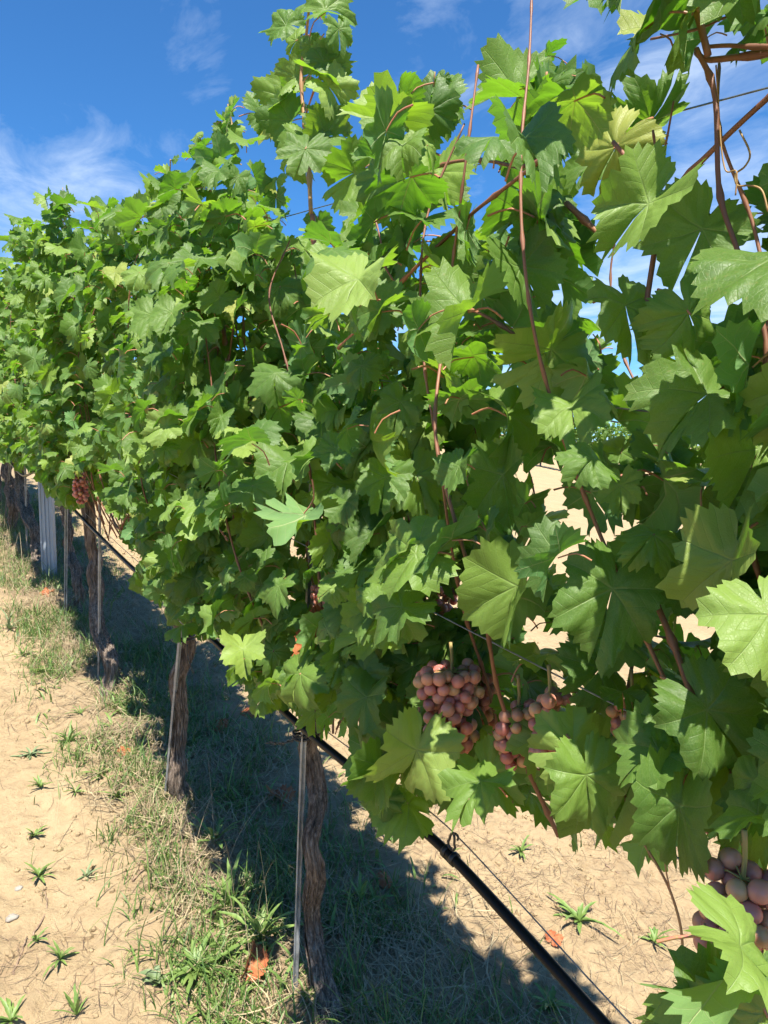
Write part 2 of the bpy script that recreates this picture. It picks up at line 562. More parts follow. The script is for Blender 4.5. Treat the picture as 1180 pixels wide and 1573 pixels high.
MAT_STONE = simple('pale_stone', (0.22, 0.19, 0.155), 0.9, var=(0.32, 0.29, 0.25), bstr=0.5, vscale=50, bscale=120)
MAT_TWIG = simple('dry_twig', (0.16, 0.10, 0.065), 0.85, var=(0.30, 0.21, 0.14), bstr=0.4, vscale=60)
MAT_STRAW = simple('dry_straw', (0.30, 0.20, 0.115), 0.75, randcol=(0.06, 0.036, 0.024))
MAT_STRAW2 = simple('bleached_grass', (0.42, 0.34, 0.20), 0.7, randcol=(0.22, 0.16, 0.10), trans=0.15)
MAT_GRASS = simple('grass_blade', (0.055, 0.13, 0.022), 0.5, randcol=(0.16, 0.23, 0.055), trans=0.3)
MAT_WEED = simple('weed_leaf', (0.10, 0.19, 0.038), 0.5, var=(0.22, 0.30, 0.08), vscale=40, trans=0.28, bstr=0.3)
MAT_GREYWEED = simple('grey_weed_leaf', (0.13, 0.19, 0.085), 0.6, var=(0.20, 0.25, 0.12), vscale=60, trans=0.2)

# ------------------------------------------------------------------ ground
def ground():
    xs = np.concatenate([[-600, -250, -100, -45, -20, -10, -5, -2.5, -1.2, -0.6], np.arange(-0.3, 3.4, 0.016), np.arange(3.45, 6.5, 0.08), [7, 8, 10, 13, 17, 22, 30, 45, 70, 120, 250, 600]])
    ys = np.concatenate([[-600, -250, -100, -45, -20, -10, -5, -2.5, -1.2, -0.4, 0.1, 0.4], np.arange(0.6, 4.5, 0.016), np.arange(4.53, 9, 0.04), np.arange(9.2, 14, 0.4), [16, 20, 28, 40, 60, 100, 200, 400, 700]])
    X, Y = np.meshgrid(xs, ys, indexing='ij')
    Z = gz(X, Y)
    fine = smooth(-0.4, 0.0, X) * smooth(6.5, 3.2, X) * smooth(0.4, 0.8, Y) * smooth(9, 4.5, Y)
    cl = fbm(X * 26, Y * 26, 3, 41)
    Z = Z + fine * ((cl - 0.5) * 0.016 + np.maximum(0, fbm(X * 15, Y * 15, 2, 77) - 0.62) * 0.05)
    V = np.stack([X, Y, Z], -1).reshape(-1, 3)
    nx, ny = len(xs), len(ys)
    i = np.arange((nx - 1) * (ny - 1))
    a = (i // (ny - 1)) * ny + i % (ny - 1)
    T = np.concatenate([np.stack([a, a + ny, a + ny + 1], 1), np.stack([a, a + ny + 1, a + 1], 1)])
    me = tri_mesh('ground', V, T, [MAT_SOIL])
    o = link('ground', me)
    tag(o, 'dry pale sandy vineyard soil sloping up along the row', None, None, 'structure')


ground()


# ------------------------------------------------------------------ leaf meshes
def leaf_geo(seed, teeth=16, rings=(0.0, 0.30, 0.58, 0.82), fold=None, droop=None):
    r_ = np.random.RandomState(seed)
    teeth = teeth + int(r_.randint(-2, 3))
    deep = r_.uniform(0.0, 1.15)
    kn_t = np.array([0, 9, 19, 30, 41, 52, 62, 73, 83, 93, 104, 116, 130, 145, 158, 168, 176, 180.])
    s1 = 0.80 - 0.20 * deep
    s2 = 0.74 - 0.17 * deep
    kn_r = np.array([1.02, 0.93, 0.87, s1, 0.85, 0.93, 0.90, 0.82, s2, 0.78, 0.82, 0.79, 0.75, 0.73, 0.70, 0.62, 0.40, 0.05])
    half = []
    for side in (1, -1):
        kr = kn_r * (1 + r_.uniform(-0.07, 0.07, len(kn_r))) * np.where(kn_t > 70, 1.0 + 0.12 * (r_.rand() - 0.5), 1.0)
        kr[0] = 1.0; kr[-1] = 0.05
        n = teeth * 2
        th = np.linspace(0, 178, n + 1)
        th[1:-1] += r_.uniform(-1.2, 1.2, n - 1)
        rr = np.interp(th, kn_t, kr)
        rr = rr * 0.94 + 0.06 * np.interp(th, kn_t + 3, kr)
        amp = np.where(th < 162, 0.052, 0.02) * (1 + r_.uniform(-0.8, 0.9, n + 1))
        sgn = np.where(np.arange(n + 1) % 2 == 0, 1, -1)
        rr = rr * (1 + sgn * amp)
        half.append((np.radians(th) * side, rr))
    th = np.concatenate([half[0][0], half[1][0][1:][::-1]])
    rr = np.concatenate([half[0][1], half[1][1][1:][::-1]])
    n = len(th)
    V = [(0, 0)]
    for q in rings[1:]:
        rs_ = rr * q
        if q < 0.85:
            rs_ = 0.5 * rs_ + 0.5 * (np.convolve(np.concatenate([rr[-2:], rr, rr[:2]]), np.ones(5) / 5, 'valid') * q)
        V += list(zip(rs_ * np.sin(th), rs_ * np.cos(th)))
    V += list(zip(rr * np.sin(th), rr * np.cos(th)))
    V = np.array(V)
    T = []
    for k in range(n - 1):
        T.append((0, 1 + k + 1, 1 + k))
    for q in range(len(rings) - 1):
        a, b = 1 + q * n, 1 + (q + 1) * n
        for k in range(n - 1):
            T.append((a + k, b + k + 1, b + k)); T.append((a + k, a + k + 1, b + k + 1))
    T = np.array(T)
    uv = V.copy()
    x, y = V[:, 0].copy(), V[:, 1].copy()
    rad = np.hypot(x, y)
    t = np.arctan2(np.abs(x), y)
    k = np.minimum(np.round(t / 0.907), 2)
    tl = t - k * 0.907
    z = np.zeros(len(V))
    wav = r_.uniform(0.05, 0.12)
    z += wav * np.maximum(0, rad - 0.35) * np.sin(np.arctan2(x, y) * r_.choice([6, 7, 8]) + r_.uniform(0, 6)) 
    z += (0.07 + 0.06 * r_.rand()) * np.minimum(rad, 0.8) * np.sin(np.clip(np.abs(tl) / 0.4535, 0, 1.6) * math.pi / 1.3) # bulge between veins
    ph = r_.uniform(0, 6.28)
    z += r_.uniform(0.06, 0.22) * rad ** 2 * np.sin(np.arctan2(x, y) * r_.choice([3, 4, 5]) + ph)
    z += 0.055 * (fbm(x * 3.5 + seed, y * 3.5, 2, seed) - 0.5) * 2
    z += 0.06 * np.where(rad > 0.75, (rad - 0.75) * 3, 0) * r_.uniform(-1.2, 0.8)
    f = r_.uniform(-0.2, 0.60) if fold is None else fold
    xs = np.sign(x) * np.maximum(np.abs(x), 0)
    sx = np.sqrt(x * x + 0.004)
    z += sx * math.sin(f)
    x = xs * math.cos(f)
    curl = r_.uniform(-0.8, 1.0)   # side margins bend
    a = curl * np.abs(x)
    z -= np.abs(x) * np.sin(a) * 0.8
    x = x * np.cos(a * 0.7)
    dr = r_.uniform(0.1, 1.5) if droop is None else droop
    c = max(abs(dr), 0.02)
    ang = c * y
    y2 = np.sin(ang) / c - z * np.sin(ang) * -1
    z2 = -(1 - np.cos(ang)) / c + z * np.cos(ang)
    tw = r_.uniform(-0.35, 0.35) * y
    x3 = x * np.cos(tw) - z2 * np.sin(tw) * 0.5
    z3 = z2 + x * np.sin(tw)
    V3 = np.stack([x3, y2, z3], 1)
    # petiole from origin to PE
    pe = np.array([r_.uniform(-0.12, 0.12), -0.38 + r_.uniform(-0.15, 0.1), -0.62 + r_.uniform(-0.1, 0.2)])
    mid = pe * 0.5 + np.array([0, -0.10, 0.06])
    path = curve([(0, 0.03, -0.004), tuple(mid), tuple(pe)], 5)
    mb = MB()
    mb.tube(path, np.linspace(0.016, 0.022, 5), 5, cap=False)
    pv = np.concatenate(mb.v)
    pt = []
    for q in mb.f:
        pt.append((q[0], q[1], q[2])); pt.append((q[0], q[2], q[3]))
    pt = np.array(pt) + len(V3)
    Vall = np.vstack([V3, pv])
    Tall = np.vstack([T, pt])
    uvall = np.vstack([uv, np.zeros((len(pv), 2))])
    mi = np.array([0] * len(T) + [1] * len(pt))
    return dict(V=Vall, T=Tall, uv=uvall, mi=mi, pe=pe)


HI = [leaf_geo(100 + i) for i in range(24)] + [leaf_geo(150 + i, fold=0.85) for i in range(4)] + [leaf_geo(160 + i, droop=1.7) for i in range(2)]
LO = [leaf_geo(200 + i, teeth=8, rings=(0.0, 0.62)) for i in range(10)] + [leaf_geo(240, 8, (0.0, 0.62), fold=0.9)]
MID = [leaf_geo(260 + i, teeth=12, rings=(0.0, 0.40, 0.74)) for i in range(18)] + [leaf_geo(290 + i, 12, (0.0, 0.40, 0.74), fold=0.9) for i in range(3)]
FLAT = [leaf_geo(300 + i, teeth=20, rings=(0.0, 0.18, 0.36, 0.54, 0.72, 0.88), fold=f, droop=d) for i, (f, d) in enumerate([(0.42, 0.7), (0.50, 1.1), (-0.25, 0.9), (0.55, 0.6)])]
for i, g in enumerate(HI): g['me'] = tri_mesh('vine_leaf', g['V'], g['T'], [MAT_LEAF, MAT_PETIOLE], g['mi'], g['uv'])
for i, g in enumerate(LO): g['me'] = tri_mesh('vine_leaf_small', g['V'], g['T'], [MAT_LEAF, MAT_PETIOLE], g['mi'], g['uv'])
for i, g in enumerate(FLAT): g['me'] = tri_mesh('vine_leaf_flat', g['V'], g['T'], [MAT_LEAF, MAT_PETIOLE], g['mi'], g['uv'])


def frame(n, t):
    """rotation matrix with Z = n, Y ~ t"""
    n = n / np.linalg.norm(n)
    t = t - n * np.dot(n, t)
    if np.linalg.norm(t) < 1e-4:
        t = np.cross(n, [1, 0, 0.3])
    t = t / np.linalg.norm(t)
    x = np.cross(t, n)
    return np.stack([x, t, n], 1)


def mat4(Rm, s, p):
    m = Matrix(((Rm[0][0] * s, Rm[0][1] * s, Rm[0][2] * s, p[0]), (Rm[1][0] * s, Rm[1][1] * s, Rm[1][2] * s, p[1]),
                (Rm[2][0] * s, Rm[2][1] * s, Rm[2][2] * s, p[2]), (0, 0, 0, 1)))
    return m


def merged_leaves(name, items, geos, parent, origin):
    """items: (geo index, R, s, pos)"""
    Vs, Ts, Us, Ms, Rn = [], [], [], [], []
    n = 0
    for gi, Rm, s, p in items:
        g = geos[gi % len(geos)]
        V = (g['V'] * s) @ Rm.T + p - origin
        Vs.append(V); Ts.append(g['T'] + n); Us.append(g['uv']); Ms.append(g['mi'])
        Rn.append(np.full(len(V), rs.rand()))
        n += len(V)
    me = tri_mesh(name, np.concatenate(Vs), np.concatenate(Ts), [MAT_LEAF, MAT_PETIOLE], np.concatenate(Ms), np.concatenate(Us), np.concatenate(Rn))
    o = link(name, me, parent)
    o['kind'] = 'stuff'
    return o


# ------------------------------------------------------------------ hero leaves of the near canopy:
# (px, py of petiole junction, plane X, size, normal toward camera offset (right, up, toward), tip direction in view (right, up), geo)
RGT = np.array([cy_, -sy_, 0.0])
FWD = np.array([sy_, cy_, 0.0])
UPV = np.array([0, 0, 1.0])


def vdir(r, u, t):
    return RGT * r + UPV * u - FWD * t


HERO = [
    # px, py, depth, size, normal(r,u,t), tip(r,u), pool, idx
    (940, 905, 0.72, 0.098, (-0.1, 0.35, 1.0), (-0.30, -1.0), 'F', 0),
    (640, 1150, 0.98, 0.098, (0.05, -0.05, 1.0), (-0.35, -1.0), 'F', 1),
    (420, 1000, 1.45, 0.080, (-0.2, 0.45, 1.0), (-0.1, -1.0), 'F', 2),
    (1085, 610, 0.62, 0.082, (-0.15, 0.75, 0.9), (-1.0, -0.85), 'F', 1),
    (1120, 1500, 0.53, 0.085, (0.2, -0.35, 1.0), (-0.9, -0.35), 'F', 3),
    (1135, 1455, 0.50, 0.080, (0.66, 0.70, 0.33), (0.72, -0.70), 'F', 0),
    (1100, 1540, 0.55, 0.09, (0.1, 0.1, 1.0), (-0.6, -0.9), 'F', 0),
    (1180, 1560, 0.52, 0.085, (0.3, 0.0, 1.0), (0.2, -1.0), 'F', 2),
    (775, 730, 0.86, 0.080, (-0.6, 0.1, 0.9), (0.1, -1.0), 'H', 24),
    (640, 730, 1.05, 0.090, (0.1, 0.5, 1.0), (0.2, -1.0), 'F', 0),
    (795, 900, 0.82, 0.098, (-0.75, 0.1, 0.75), (-0.45, -1.0), 'H', 25),
    (1005, 820, 0.70, 0.060, (0.0, 0.9, 0.8), (-0.5, -0.6), 'F', 2),
    (845, 535, 0.80, 0.090, (0.3, -0.45, 1.0), (-0.9, -0.6), 'F', 1),
    (945, 225, 0.76, 0.090, (-0.75, -0.25, 0.8), (-0.85, -0.75), 'F', 2),
    (800, 150, 0.95, 0.090, (0.1, 0.75, 0.8), (-0.9, 0.1), 'F', 3),
    (1000, 190, 0.80, 0.075, (0.1, -0.9, 0.6), (0.2, 0.8), 'F', 2),
    (880, 1150, 0.80, 0.070, (-0.1, 0.3, 1.0), (-1.0, -0.1), 'H', 3),
    (900, 1190, 0.76, 0.080, (0.1, 0.15, 1.0), (0.1, -1.0), 'F', 0),
    (1010, 1150, 0.68, 0.060, (-0.5, 0.9, 0.6), (-0.9, -0.6), 'H', 5),
    (1045, 1235, 0.66, 0.085, (-0.55, 0.1, 0.7), (-0.15, -1.0), 'H', 26),
    (1060, 1160, 0.68, 0.095, (0.05, 0.1, 1.0), (0.1, -1.0), 'F', 2),
    (1165, 690, 0.62, 0.085, (-0.1, 0.45, 1.0), (-0.5, -1.0), 'F', 3),
    (1130, 860, 0.60, 0.085, (-0.9, 0.0, 0.5), (-0.3, -1.0), 'H', 24),
    (560, 1035, 1.15, 0.060, (-0.2, 0.5, 0.9), (0.5, -0.6), 'F', 1),
    (800, 410, 0.90, 0.080, (0.0, 0.25, 1.0), (0.4, -1.0), 'F', 3),
    (960, 470, 0.72, 0.075, (0.3, 0.4, 0.9), (0.1, -1.0), 'F', 0),
    (430, 440, 1.45, 0.085, (-0.1, 0.5, 1.0), (0.0, -1.0), 'F', 2),
    (545, 265, 1.25, 0.095, (0.0, -0.35, 1.0), (-0.8, -0.4), 'F', 1),
    (675, 265, 1.1, 0.085, (0.0, 0.55, 1.0), (0.2, -1.0), 'F', 3),
    (660, 170, 1.1, 0.075, (-0.2, -0.3, 1.0), (0.2, 1.0), 'H', 2),
    (1060, 480, 0.66, 0.075, (0.1, -0.1, 1.0), (0.5, -1.0), 'F', 2),
    (1085, 1090, 0.64, 0.085, (0.0, 0.3, 1.0), (0.6, -0.9), 'F', 0),
    (340, 830, 1.8, 0.075, (-0.2, 0.5, 1.0), (-0.2, -1.0), 'F', 3),
    (300, 890, 1.9, 0.085, (-0.3, 0.4, 1.0), (0.1, -1.0), 'F', 1),
]
HEROXY = []
for h in HERO:
    L = 0.80 * h[3] * F0 / h[2]
    tl = math.hypot(*h[5])
    HEROXY.append((h[0] + h[5][0] / tl * L * 0.4, h[1] - h[5][1] / tl * L * 0.4, L * 0.50, h[2], 0))
HEROXY += [(692, 1100, 62, 1.03, 1), (820, 1130, 42, 0.92, 1), (1135, 1400, 50, 0.60, 1), (122, 750, 16, 3.2, 1), (690, 940, 14, 1.0, 1), (968, 1135, 16, 0.8, 1)]
GAPS = [  # (px, py, rx, ry, keep probability): thin places in this canopy through which sky or ground shows
    (1020, 260, 105, 90, 0.04), (1150, 250, 75, 115, 0.04), (1120, 110, 90, 70, 0.15), (930, 300, 35, 60, 0.2), (1140, 640, 70, 35, 0.25),
    (760, 320, 45, 55, 0.25), (640, 500, 40, 40, 0.3), (700, 480, 45, 40, 0.3), (930, 470, 40, 50, 0.3), (860, 780, 40, 50, 0.35),
    (480, 300, 45, 50, 0.4), (800, 620, 35, 25, 0.25), (1080, 480, 60, 50, 0.4), (700, 40, 190, 62, 0.0), (520, 60, 260, 80, 0.0),
    (160, 180, 180, 130, 0.0), (270, 170, 70, 50, 0.0), (540, 1150, 35, 40, 0.1), (470, 1250, 90, 120, 0.0), (990, 1400, 85, 110, 0.0), (790, 1370, 120, 120, 0.0),
    (1010, 1500, 60, 60, 0.0), (430, 1130, 45, 40, 0.0), (150, 900, 60, 130, 0.0), (310, 1040, 40, 60, 0.0), (690, 930, 45, 30, 0.35)]


def keep_leaf(c, size):
    px, py, dp = project(c)
    if dp < 0.42:
        return False
    for hx, hy, hr, hd, hb in HEROXY:
        if dp < hd + 0.03 and math.hypot(px - hx, py - hy) < hr + (0.25 if hr < 1e3 and hb == 0 else 0.8) * size * F0 / dp:
            return False
    for gx, gy, rx, ry, kp in GAPS:
        if ((px - gx) / rx) ** 2 + ((py - gy) / ry) ** 2 < 1 and rs.rand() > kp:
            return False
    return True


UNDER = np.array([(-200, 700), (0, 708), (60, 735), (110, 790), (160, 800), (215, 905), (245, 935), (340, 1025), (400, 1125), (470, 1140), (560, 1240), (605, 1290),
                  (660, 1255), (760, 1255), (850, 1320), (1000, 1350), (1100, 1330), (1400, 1330)])


def in_void(p):
    px, py, dp = project(p)
    if dp > 0.3 and py > np.interp(px, UNDER[:, 0], UNDER[:, 1]) + rs.normal(-8, 26) * 0.8 / max(dp, 0.5):
        return True
    if 545 < px < 890 and py < 48:
        return True
    return any(kp == 0.0 and ((px - gx) / rx) ** 2 + ((py - gy) / ry) ** 2 < 1 for gx, gy, rx, ry, kp in GAPS)


# ------------------------------------------------------------------ vines
def trunk_mesh(path, r0, r1, seed, sides=56, n=110, head=True):
    r_ = np.random.RandomState(seed)
    pts = curve(path, n)
    t = np.linspace(0, 1, n)
    rad = r0 + (r1 - r0) * t
    rad = rad * (1 + 0.55 * np.exp(-(t / 0.07) ** 2))
    if head:
        rad = rad * (1 + 0.5 * np.exp(-((t - 0.97) / 0.06) ** 2))
    rad = rad * (1 + 0.16 * (fbm(t * 7 + seed, t * 0, 2, seed) - 0.5) * 2)
    pts = pts + np.stack([(fbm(t * 8, t * 0 + 3, 2, seed + 1) - 0.5) * 0.055, (fbm(t * 7, t * 0 + 7, 2, seed + 2) - 0.5) * 0.055, t * 0], 1)
    twist = r_.uniform(-1.5, 1.5)

    def shp(i, k):
        return SH[i, k]
    a = np.linspace(0, 2 * math.pi, sides, endpoint=False)
    A, Tt = np.meshgrid(a, t)
    c, s = np.cos(A + twist * Tt), np.sin(A + twist * Tt)
    ridg = fbm(c * 5.5 + 20, s * 5.5 + Tt * 3.0 + 20, 3, seed + 5)
    lump = fbm(c * 1.3 + 9, s * 1.3 + Tt * 9 + 5, 2, seed + 8)
    strip = np.abs(fbm(c * 11 + 3, s * 11 + Tt * 2.2, 2, seed + 12) - 0.5)
    SH = 1 + (ridg - 0.5) * 0.75 + (lump - 0.5) * 0.75 - np.maximum(0, 0.10 - strip) * 2.4
    mb = MB()
    mb.tube(pts, rad, sides, shape=shp)
    # peeling bark strips
    for _ in range(26):
        i0 = r_.randint(4, n - 22)
        ln = r_.randint(7, 20)
        k = r_.randint(0, sides)
        ang = 2 * math.pi * k / sides
        seg = []
        for j in range(i0, i0 + ln, 2):
            b = np.array([math.cos(ang), math.sin(ang), 0])
            lift = 1.06 + 0.25 * abs((j - i0) / ln - 0.5) ** 2 * 4 * r_.uniform(0.2, 1)
            seg.append(pts[j] + b * rad[j] * lift)
        if len(seg) > 2:
            mb.tube(seg, np.concatenate([[0.0006], np.full(len(seg) - 2, r_.uniform(0.0012, 0.0026)), [0.0005]]), 4)
    return mb, pts


BERRY_HI = None


def berry_mesh(sub):
    bm = bmesh.new()
    bmesh.ops.create_icosphere(bm, subdivisions=sub, radius=1.0)
    me = bpy.data.meshes.new('grape')
    bm.to_mesh(me); bm.free()
    me.materials.append(MAT_GRAPE)
    me.polygons.foreach_set('use_smooth', [True] * len(me.polygons))
    return me


BERRY = berry_mesh(3)
BERRY_LO = berry_mesh(2)


def bunch_points(n, width, height, br, seed):
    r_ = np.random.RandomState(seed)
    z = -height * r_.power(0.9, n) ** 1.0
    z = -height * (r_.rand(n) ** 1.25)
    wz = width / 2 * (1 - 0.55 * (np.abs(z) / height) ** 1.5)
    a = r_.rand(n) * 6.283
    q = np.sqrt(r_.uniform(0.3, 1, n)) * wz
    p = np.stack([q * np.cos(a), q * np.sin(a) * 0.85, z], 1)
    for _ in range(60):
        d = p[:, None] - p[None]
        L = np.linalg.norm(d, axis=2) + np.eye(n)
        push = np.maximum(0, 1.86 * br - L)
        p += (d / L[..., None] * push[..., None] * 0.35).sum(1)
        p[:, :2] *= 0.992
    return p


def bunch(parent, at, n, width, height, br, seed, detailed, lab=None):
    """a bunch hanging below the world point AT"""
    pts = bunch_points(n, width, height, br, seed)
    at = np.array(at)
    mb = MB()
    mb.tube(curve([(0, 0, 0.045), (0.003, 0, 0.01), (0, 0.002, -height * 0.45), (0.002, 0, -height * 0.85)], 8) + at, np.linspace(0.0028, 0.0012, 8), 6)
    for p in pts:
        c = np.array([0, 0, min(0.0, p[2] + 0.012)])
        mb.tube([c + at, (c * 0.5 + p * 0.5) + at + (0, 0, 0.003), p + at], [0.0011, 0.0008, 0.0008], 4, cap=False)
    r_ = np.random.RandomState(seed)
    if detailed:
        st = mb.build('grape_bunch', MAT_STALK, parent)
        if lab: st['label'] = lab
        for p in pts:
            o = link('grape', BERRY, st)
            s = br * r_.uniform(0.88, 1.10)
            o.scale = (s * r_.uniform(0.95, 1.0), s * r_.uniform(0.95, 1.0), s * r_.uniform(1.0, 1.07))
            o.rotation_euler = (r_.rand() * 3, r_.rand() * 3, r_.rand() * 3)
            o.location = Vector(p + at - wl(st))
        return st
    V, T, Rn = [], [], []
    bv = np.array([v.co[:] for v in BERRY_LO.vertices]); bt = np.array([list(f.vertices) for f in BERRY_LO.polygons])
    k = 0
    for p in pts:
        V.append(bv * br * r_.uniform(0.9, 1.1) + p + at - wl(parent)); T.append(bt + k); k += len(bv); Rn.append(np.full(len(bv), r_.rand()))
    me = tri_mesh('grape_bunch', np.concatenate(V), np.concatenate(T), [MAT_GRAPE], None, None, np.concatenate(Rn))
    st = link('grape_bunch', me, parent)
    mb.build('stalk', MAT_STALK, st)
    return st


def cane_obj(parent, pts, r0, r1, name='cane', mat=None, n=None, sides=7):
    pts = np.asarray(pts)
    L = np.linalg.norm(np.diff(pts, axis=0), axis=1).sum()
    n = n or max(8, int(L / 0.009))
    c = curve(pts, n)
    t = np.linspace(0, L, n)
    rad = np.linspace(r0, r1, n) * (1 + 0.65 * np.exp(-(((t % 0.075) - 0.038) / 0.006) ** 2))
    mb = MB()
    mb.tube(c, rad, sides)
    return mb.build(name, mat or MAT_CANE, parent)


def grow_canopy(yc, r_, ztop_f, zbot_f, n_sh=13, span=1.08):
    """shoots (paths) and leaves of one vine; world coordinates"""
    shoots, leaves = [], []
    for k in range(n_sh):
        y0 = yc - span / 2 + span * (k + 0.5) / n_sh + r_.uniform(-0.04, 0.04)
        g = 0.134 * y0
        x0 = ROWX + r_.uniform(-0.03, 0.03)
        z0 = zbot_f(y0) + 0.14 + g
        top = ztop_f(y0) + g + r_.uniform(-0.16, 0.05)
        side = -1 if r_.rand() < 0.55 else 1
        arch = r_.uniform(0.02, 0.20) * side
        ypl = r_.uniform(-0.28, 0.28)
        pts = [(x0, y0, z0)]
        m = 7
        for j in range(1, m):
            u = j / (m - 1)
            pts.append((x0 + arch * math.sin(u * 2.6) + r_.uniform(-0.035, 0.035), y0 + ypl * u + r_.uniform(-0.04, 0.04), z0 + (top - z0) * u))
        path = curve(pts, 40)
        shoots.append(path)
        L = np.linalg.norm(np.diff(path, axis=0), axis=1)
        cum = np.concatenate([[0], np.cumsum(L)])
        s = 0.02
        alt = r_.choice([-1, 1])
        while s < cum[-1]:
            i = min(int(np.searchsorted(cum, s)), len(path) - 1)
            node = path[i]
            u = s / cum[-1]
            front = -1 if (r_.rand() < 0.60) else 1
            outv = np.array([front, alt * r_.uniform(0.0, 0.7), 0])
            leaves.append((node, outv, r_.uniform(0.046, 0.080) * (1.0 if u < 0.85 else 0.75), u, r_.uniform(0.85, 1.25)))
            # lateral shoots with smaller leaves
            if r_.rand() < 0.85:
                for q in range(r_.randint(2, 6)):
                    off = np.array([front * r_.uniform(0.03, 0.15), r_.uniform(-0.10, 0.10), r_.uniform(-0.05, 0.08)])
                    leaves.append((node + off, np.array([front, r_.uniform(-0.9, 0.9), 0]), r_.uniform(0.032, 0.066), u, r_.uniform(0.7, 1.1)))
            alt = -alt
            s += r_.uniform(0.045, 0.068)
    return shoots, leaves


def place(node, outv, size, u, pl, r_, geos):
    up = 0.60 + 0.4 * max(0, u - 0.6) * 2 + r_.normal(0, 0.50)
    n = outv / np.linalg.norm(outv) * r_.uniform(0.45, 1.15) + np.array([r_.normal(0, 0.50), r_.normal(-0.05, 0.75), up])
    n = n + np.array(SUN_DIR) * max(0.0, r_.normal(0.30, 0.40))
    t = np.array([outv[0] * 0.35, outv[1] * 0.5 + r_.normal(0, 0.5), -1.0 + r_.normal(0, 0.3)])
    Rm = frame(n, t)
    gi = r_.randint(0, len(geos))
    p = node - (Rm @ geos[gi]['pe']) * size * pl
    # keep the blade in the outer shell
    p = p + np.array([outv[0] * r_.uniform(-0.03, 0.08), 0, 0])
    return gi, Rm, size, p


def ztop(y):
    return 2.06 + 0.05 * math.sin(y * 2.1 + 0.5) + 0.04 * math.sin(y * 5.3) - 0.16 * math.exp(-((y - 1.0) / 0.28) ** 2)


def zbot(y):
    return 0.66 + 0.30 * float(smooth(1.3, 0.3, y)) + 0.05 * math.sin(y * 7)


VINES = [
    # trunk path points in world from the photo, radii, label
    dict(y=-0.62, lab='grapevine at the near end of the row beyond the right edge', px=None),
    dict(y=0.30, lab='nearest grapevine with long rust red canes and a bunch at lower right', px=None, yc=0.36, span=1.42, nsh=20),
    dict(y=1.52, lab='grapevine with the shaggy twisted trunk beside the steel stake at bottom centre',
         px=[(506, 1585), (488, 1510), (474, 1430), (484, 1350), (488, 1290), (479, 1215), (474, 1150), (486, 1080), (500, 990)], r=(0.024, 0.019)),
    dict(y=2.50, lab='grapevine whose upright trunk is bound with a black tie under the pipe',
         px=[(270, 1232), (274, 1190), (272, 1140), (276, 1080), (280, 1020), (284, 960), (290, 900)], r=(0.026, 0.023)),
    dict(y=3.46, lab='grapevine with the dark leaning trunk and pale sunlit foot at left',
         px=[(168, 1062), (163, 1010), (153, 960), (146, 900), (143, 850), (141, 790), (138, 740)], r=(0.031, 0.024)),
    dict(y=4.35, lab='grapevine with the slim trunk just right of the wide zinc post',
         px=[(121, 940), (120, 910), (116, 880), (109, 850), (106, 815), (103, 780), (100, 740)], r=(0.026, 0.023)),
    dict(y=5.6, lab='grapevine with the trunk between the wide zinc post and two thin stakes',
         px=[(56, 868), (52, 830), (46, 795), (36, 760), (30, 720), (30, 690)], r=(0.036, 0.036)),
    dict(y=6.7, lab='grapevine with the dim trunk beside the slanting stake at the left edge',
         px=[(18, 815), (18, 780), (14, 745), (10, 710)], r=(0.035, 0.034)),
    dict(y=7.7, lab='farthest grapevine of the near row, cut by the left edge', px=None),
]

TOTAL = 0
HERO_OWN = {}
for h in HERO:
    c = D(h[0], h[1], h[2])
    k = int(np.argmin([abs(v['y'] - c[1]) for v in VINES]))
    HERO_OWN.setdefault(k, []).append(h)

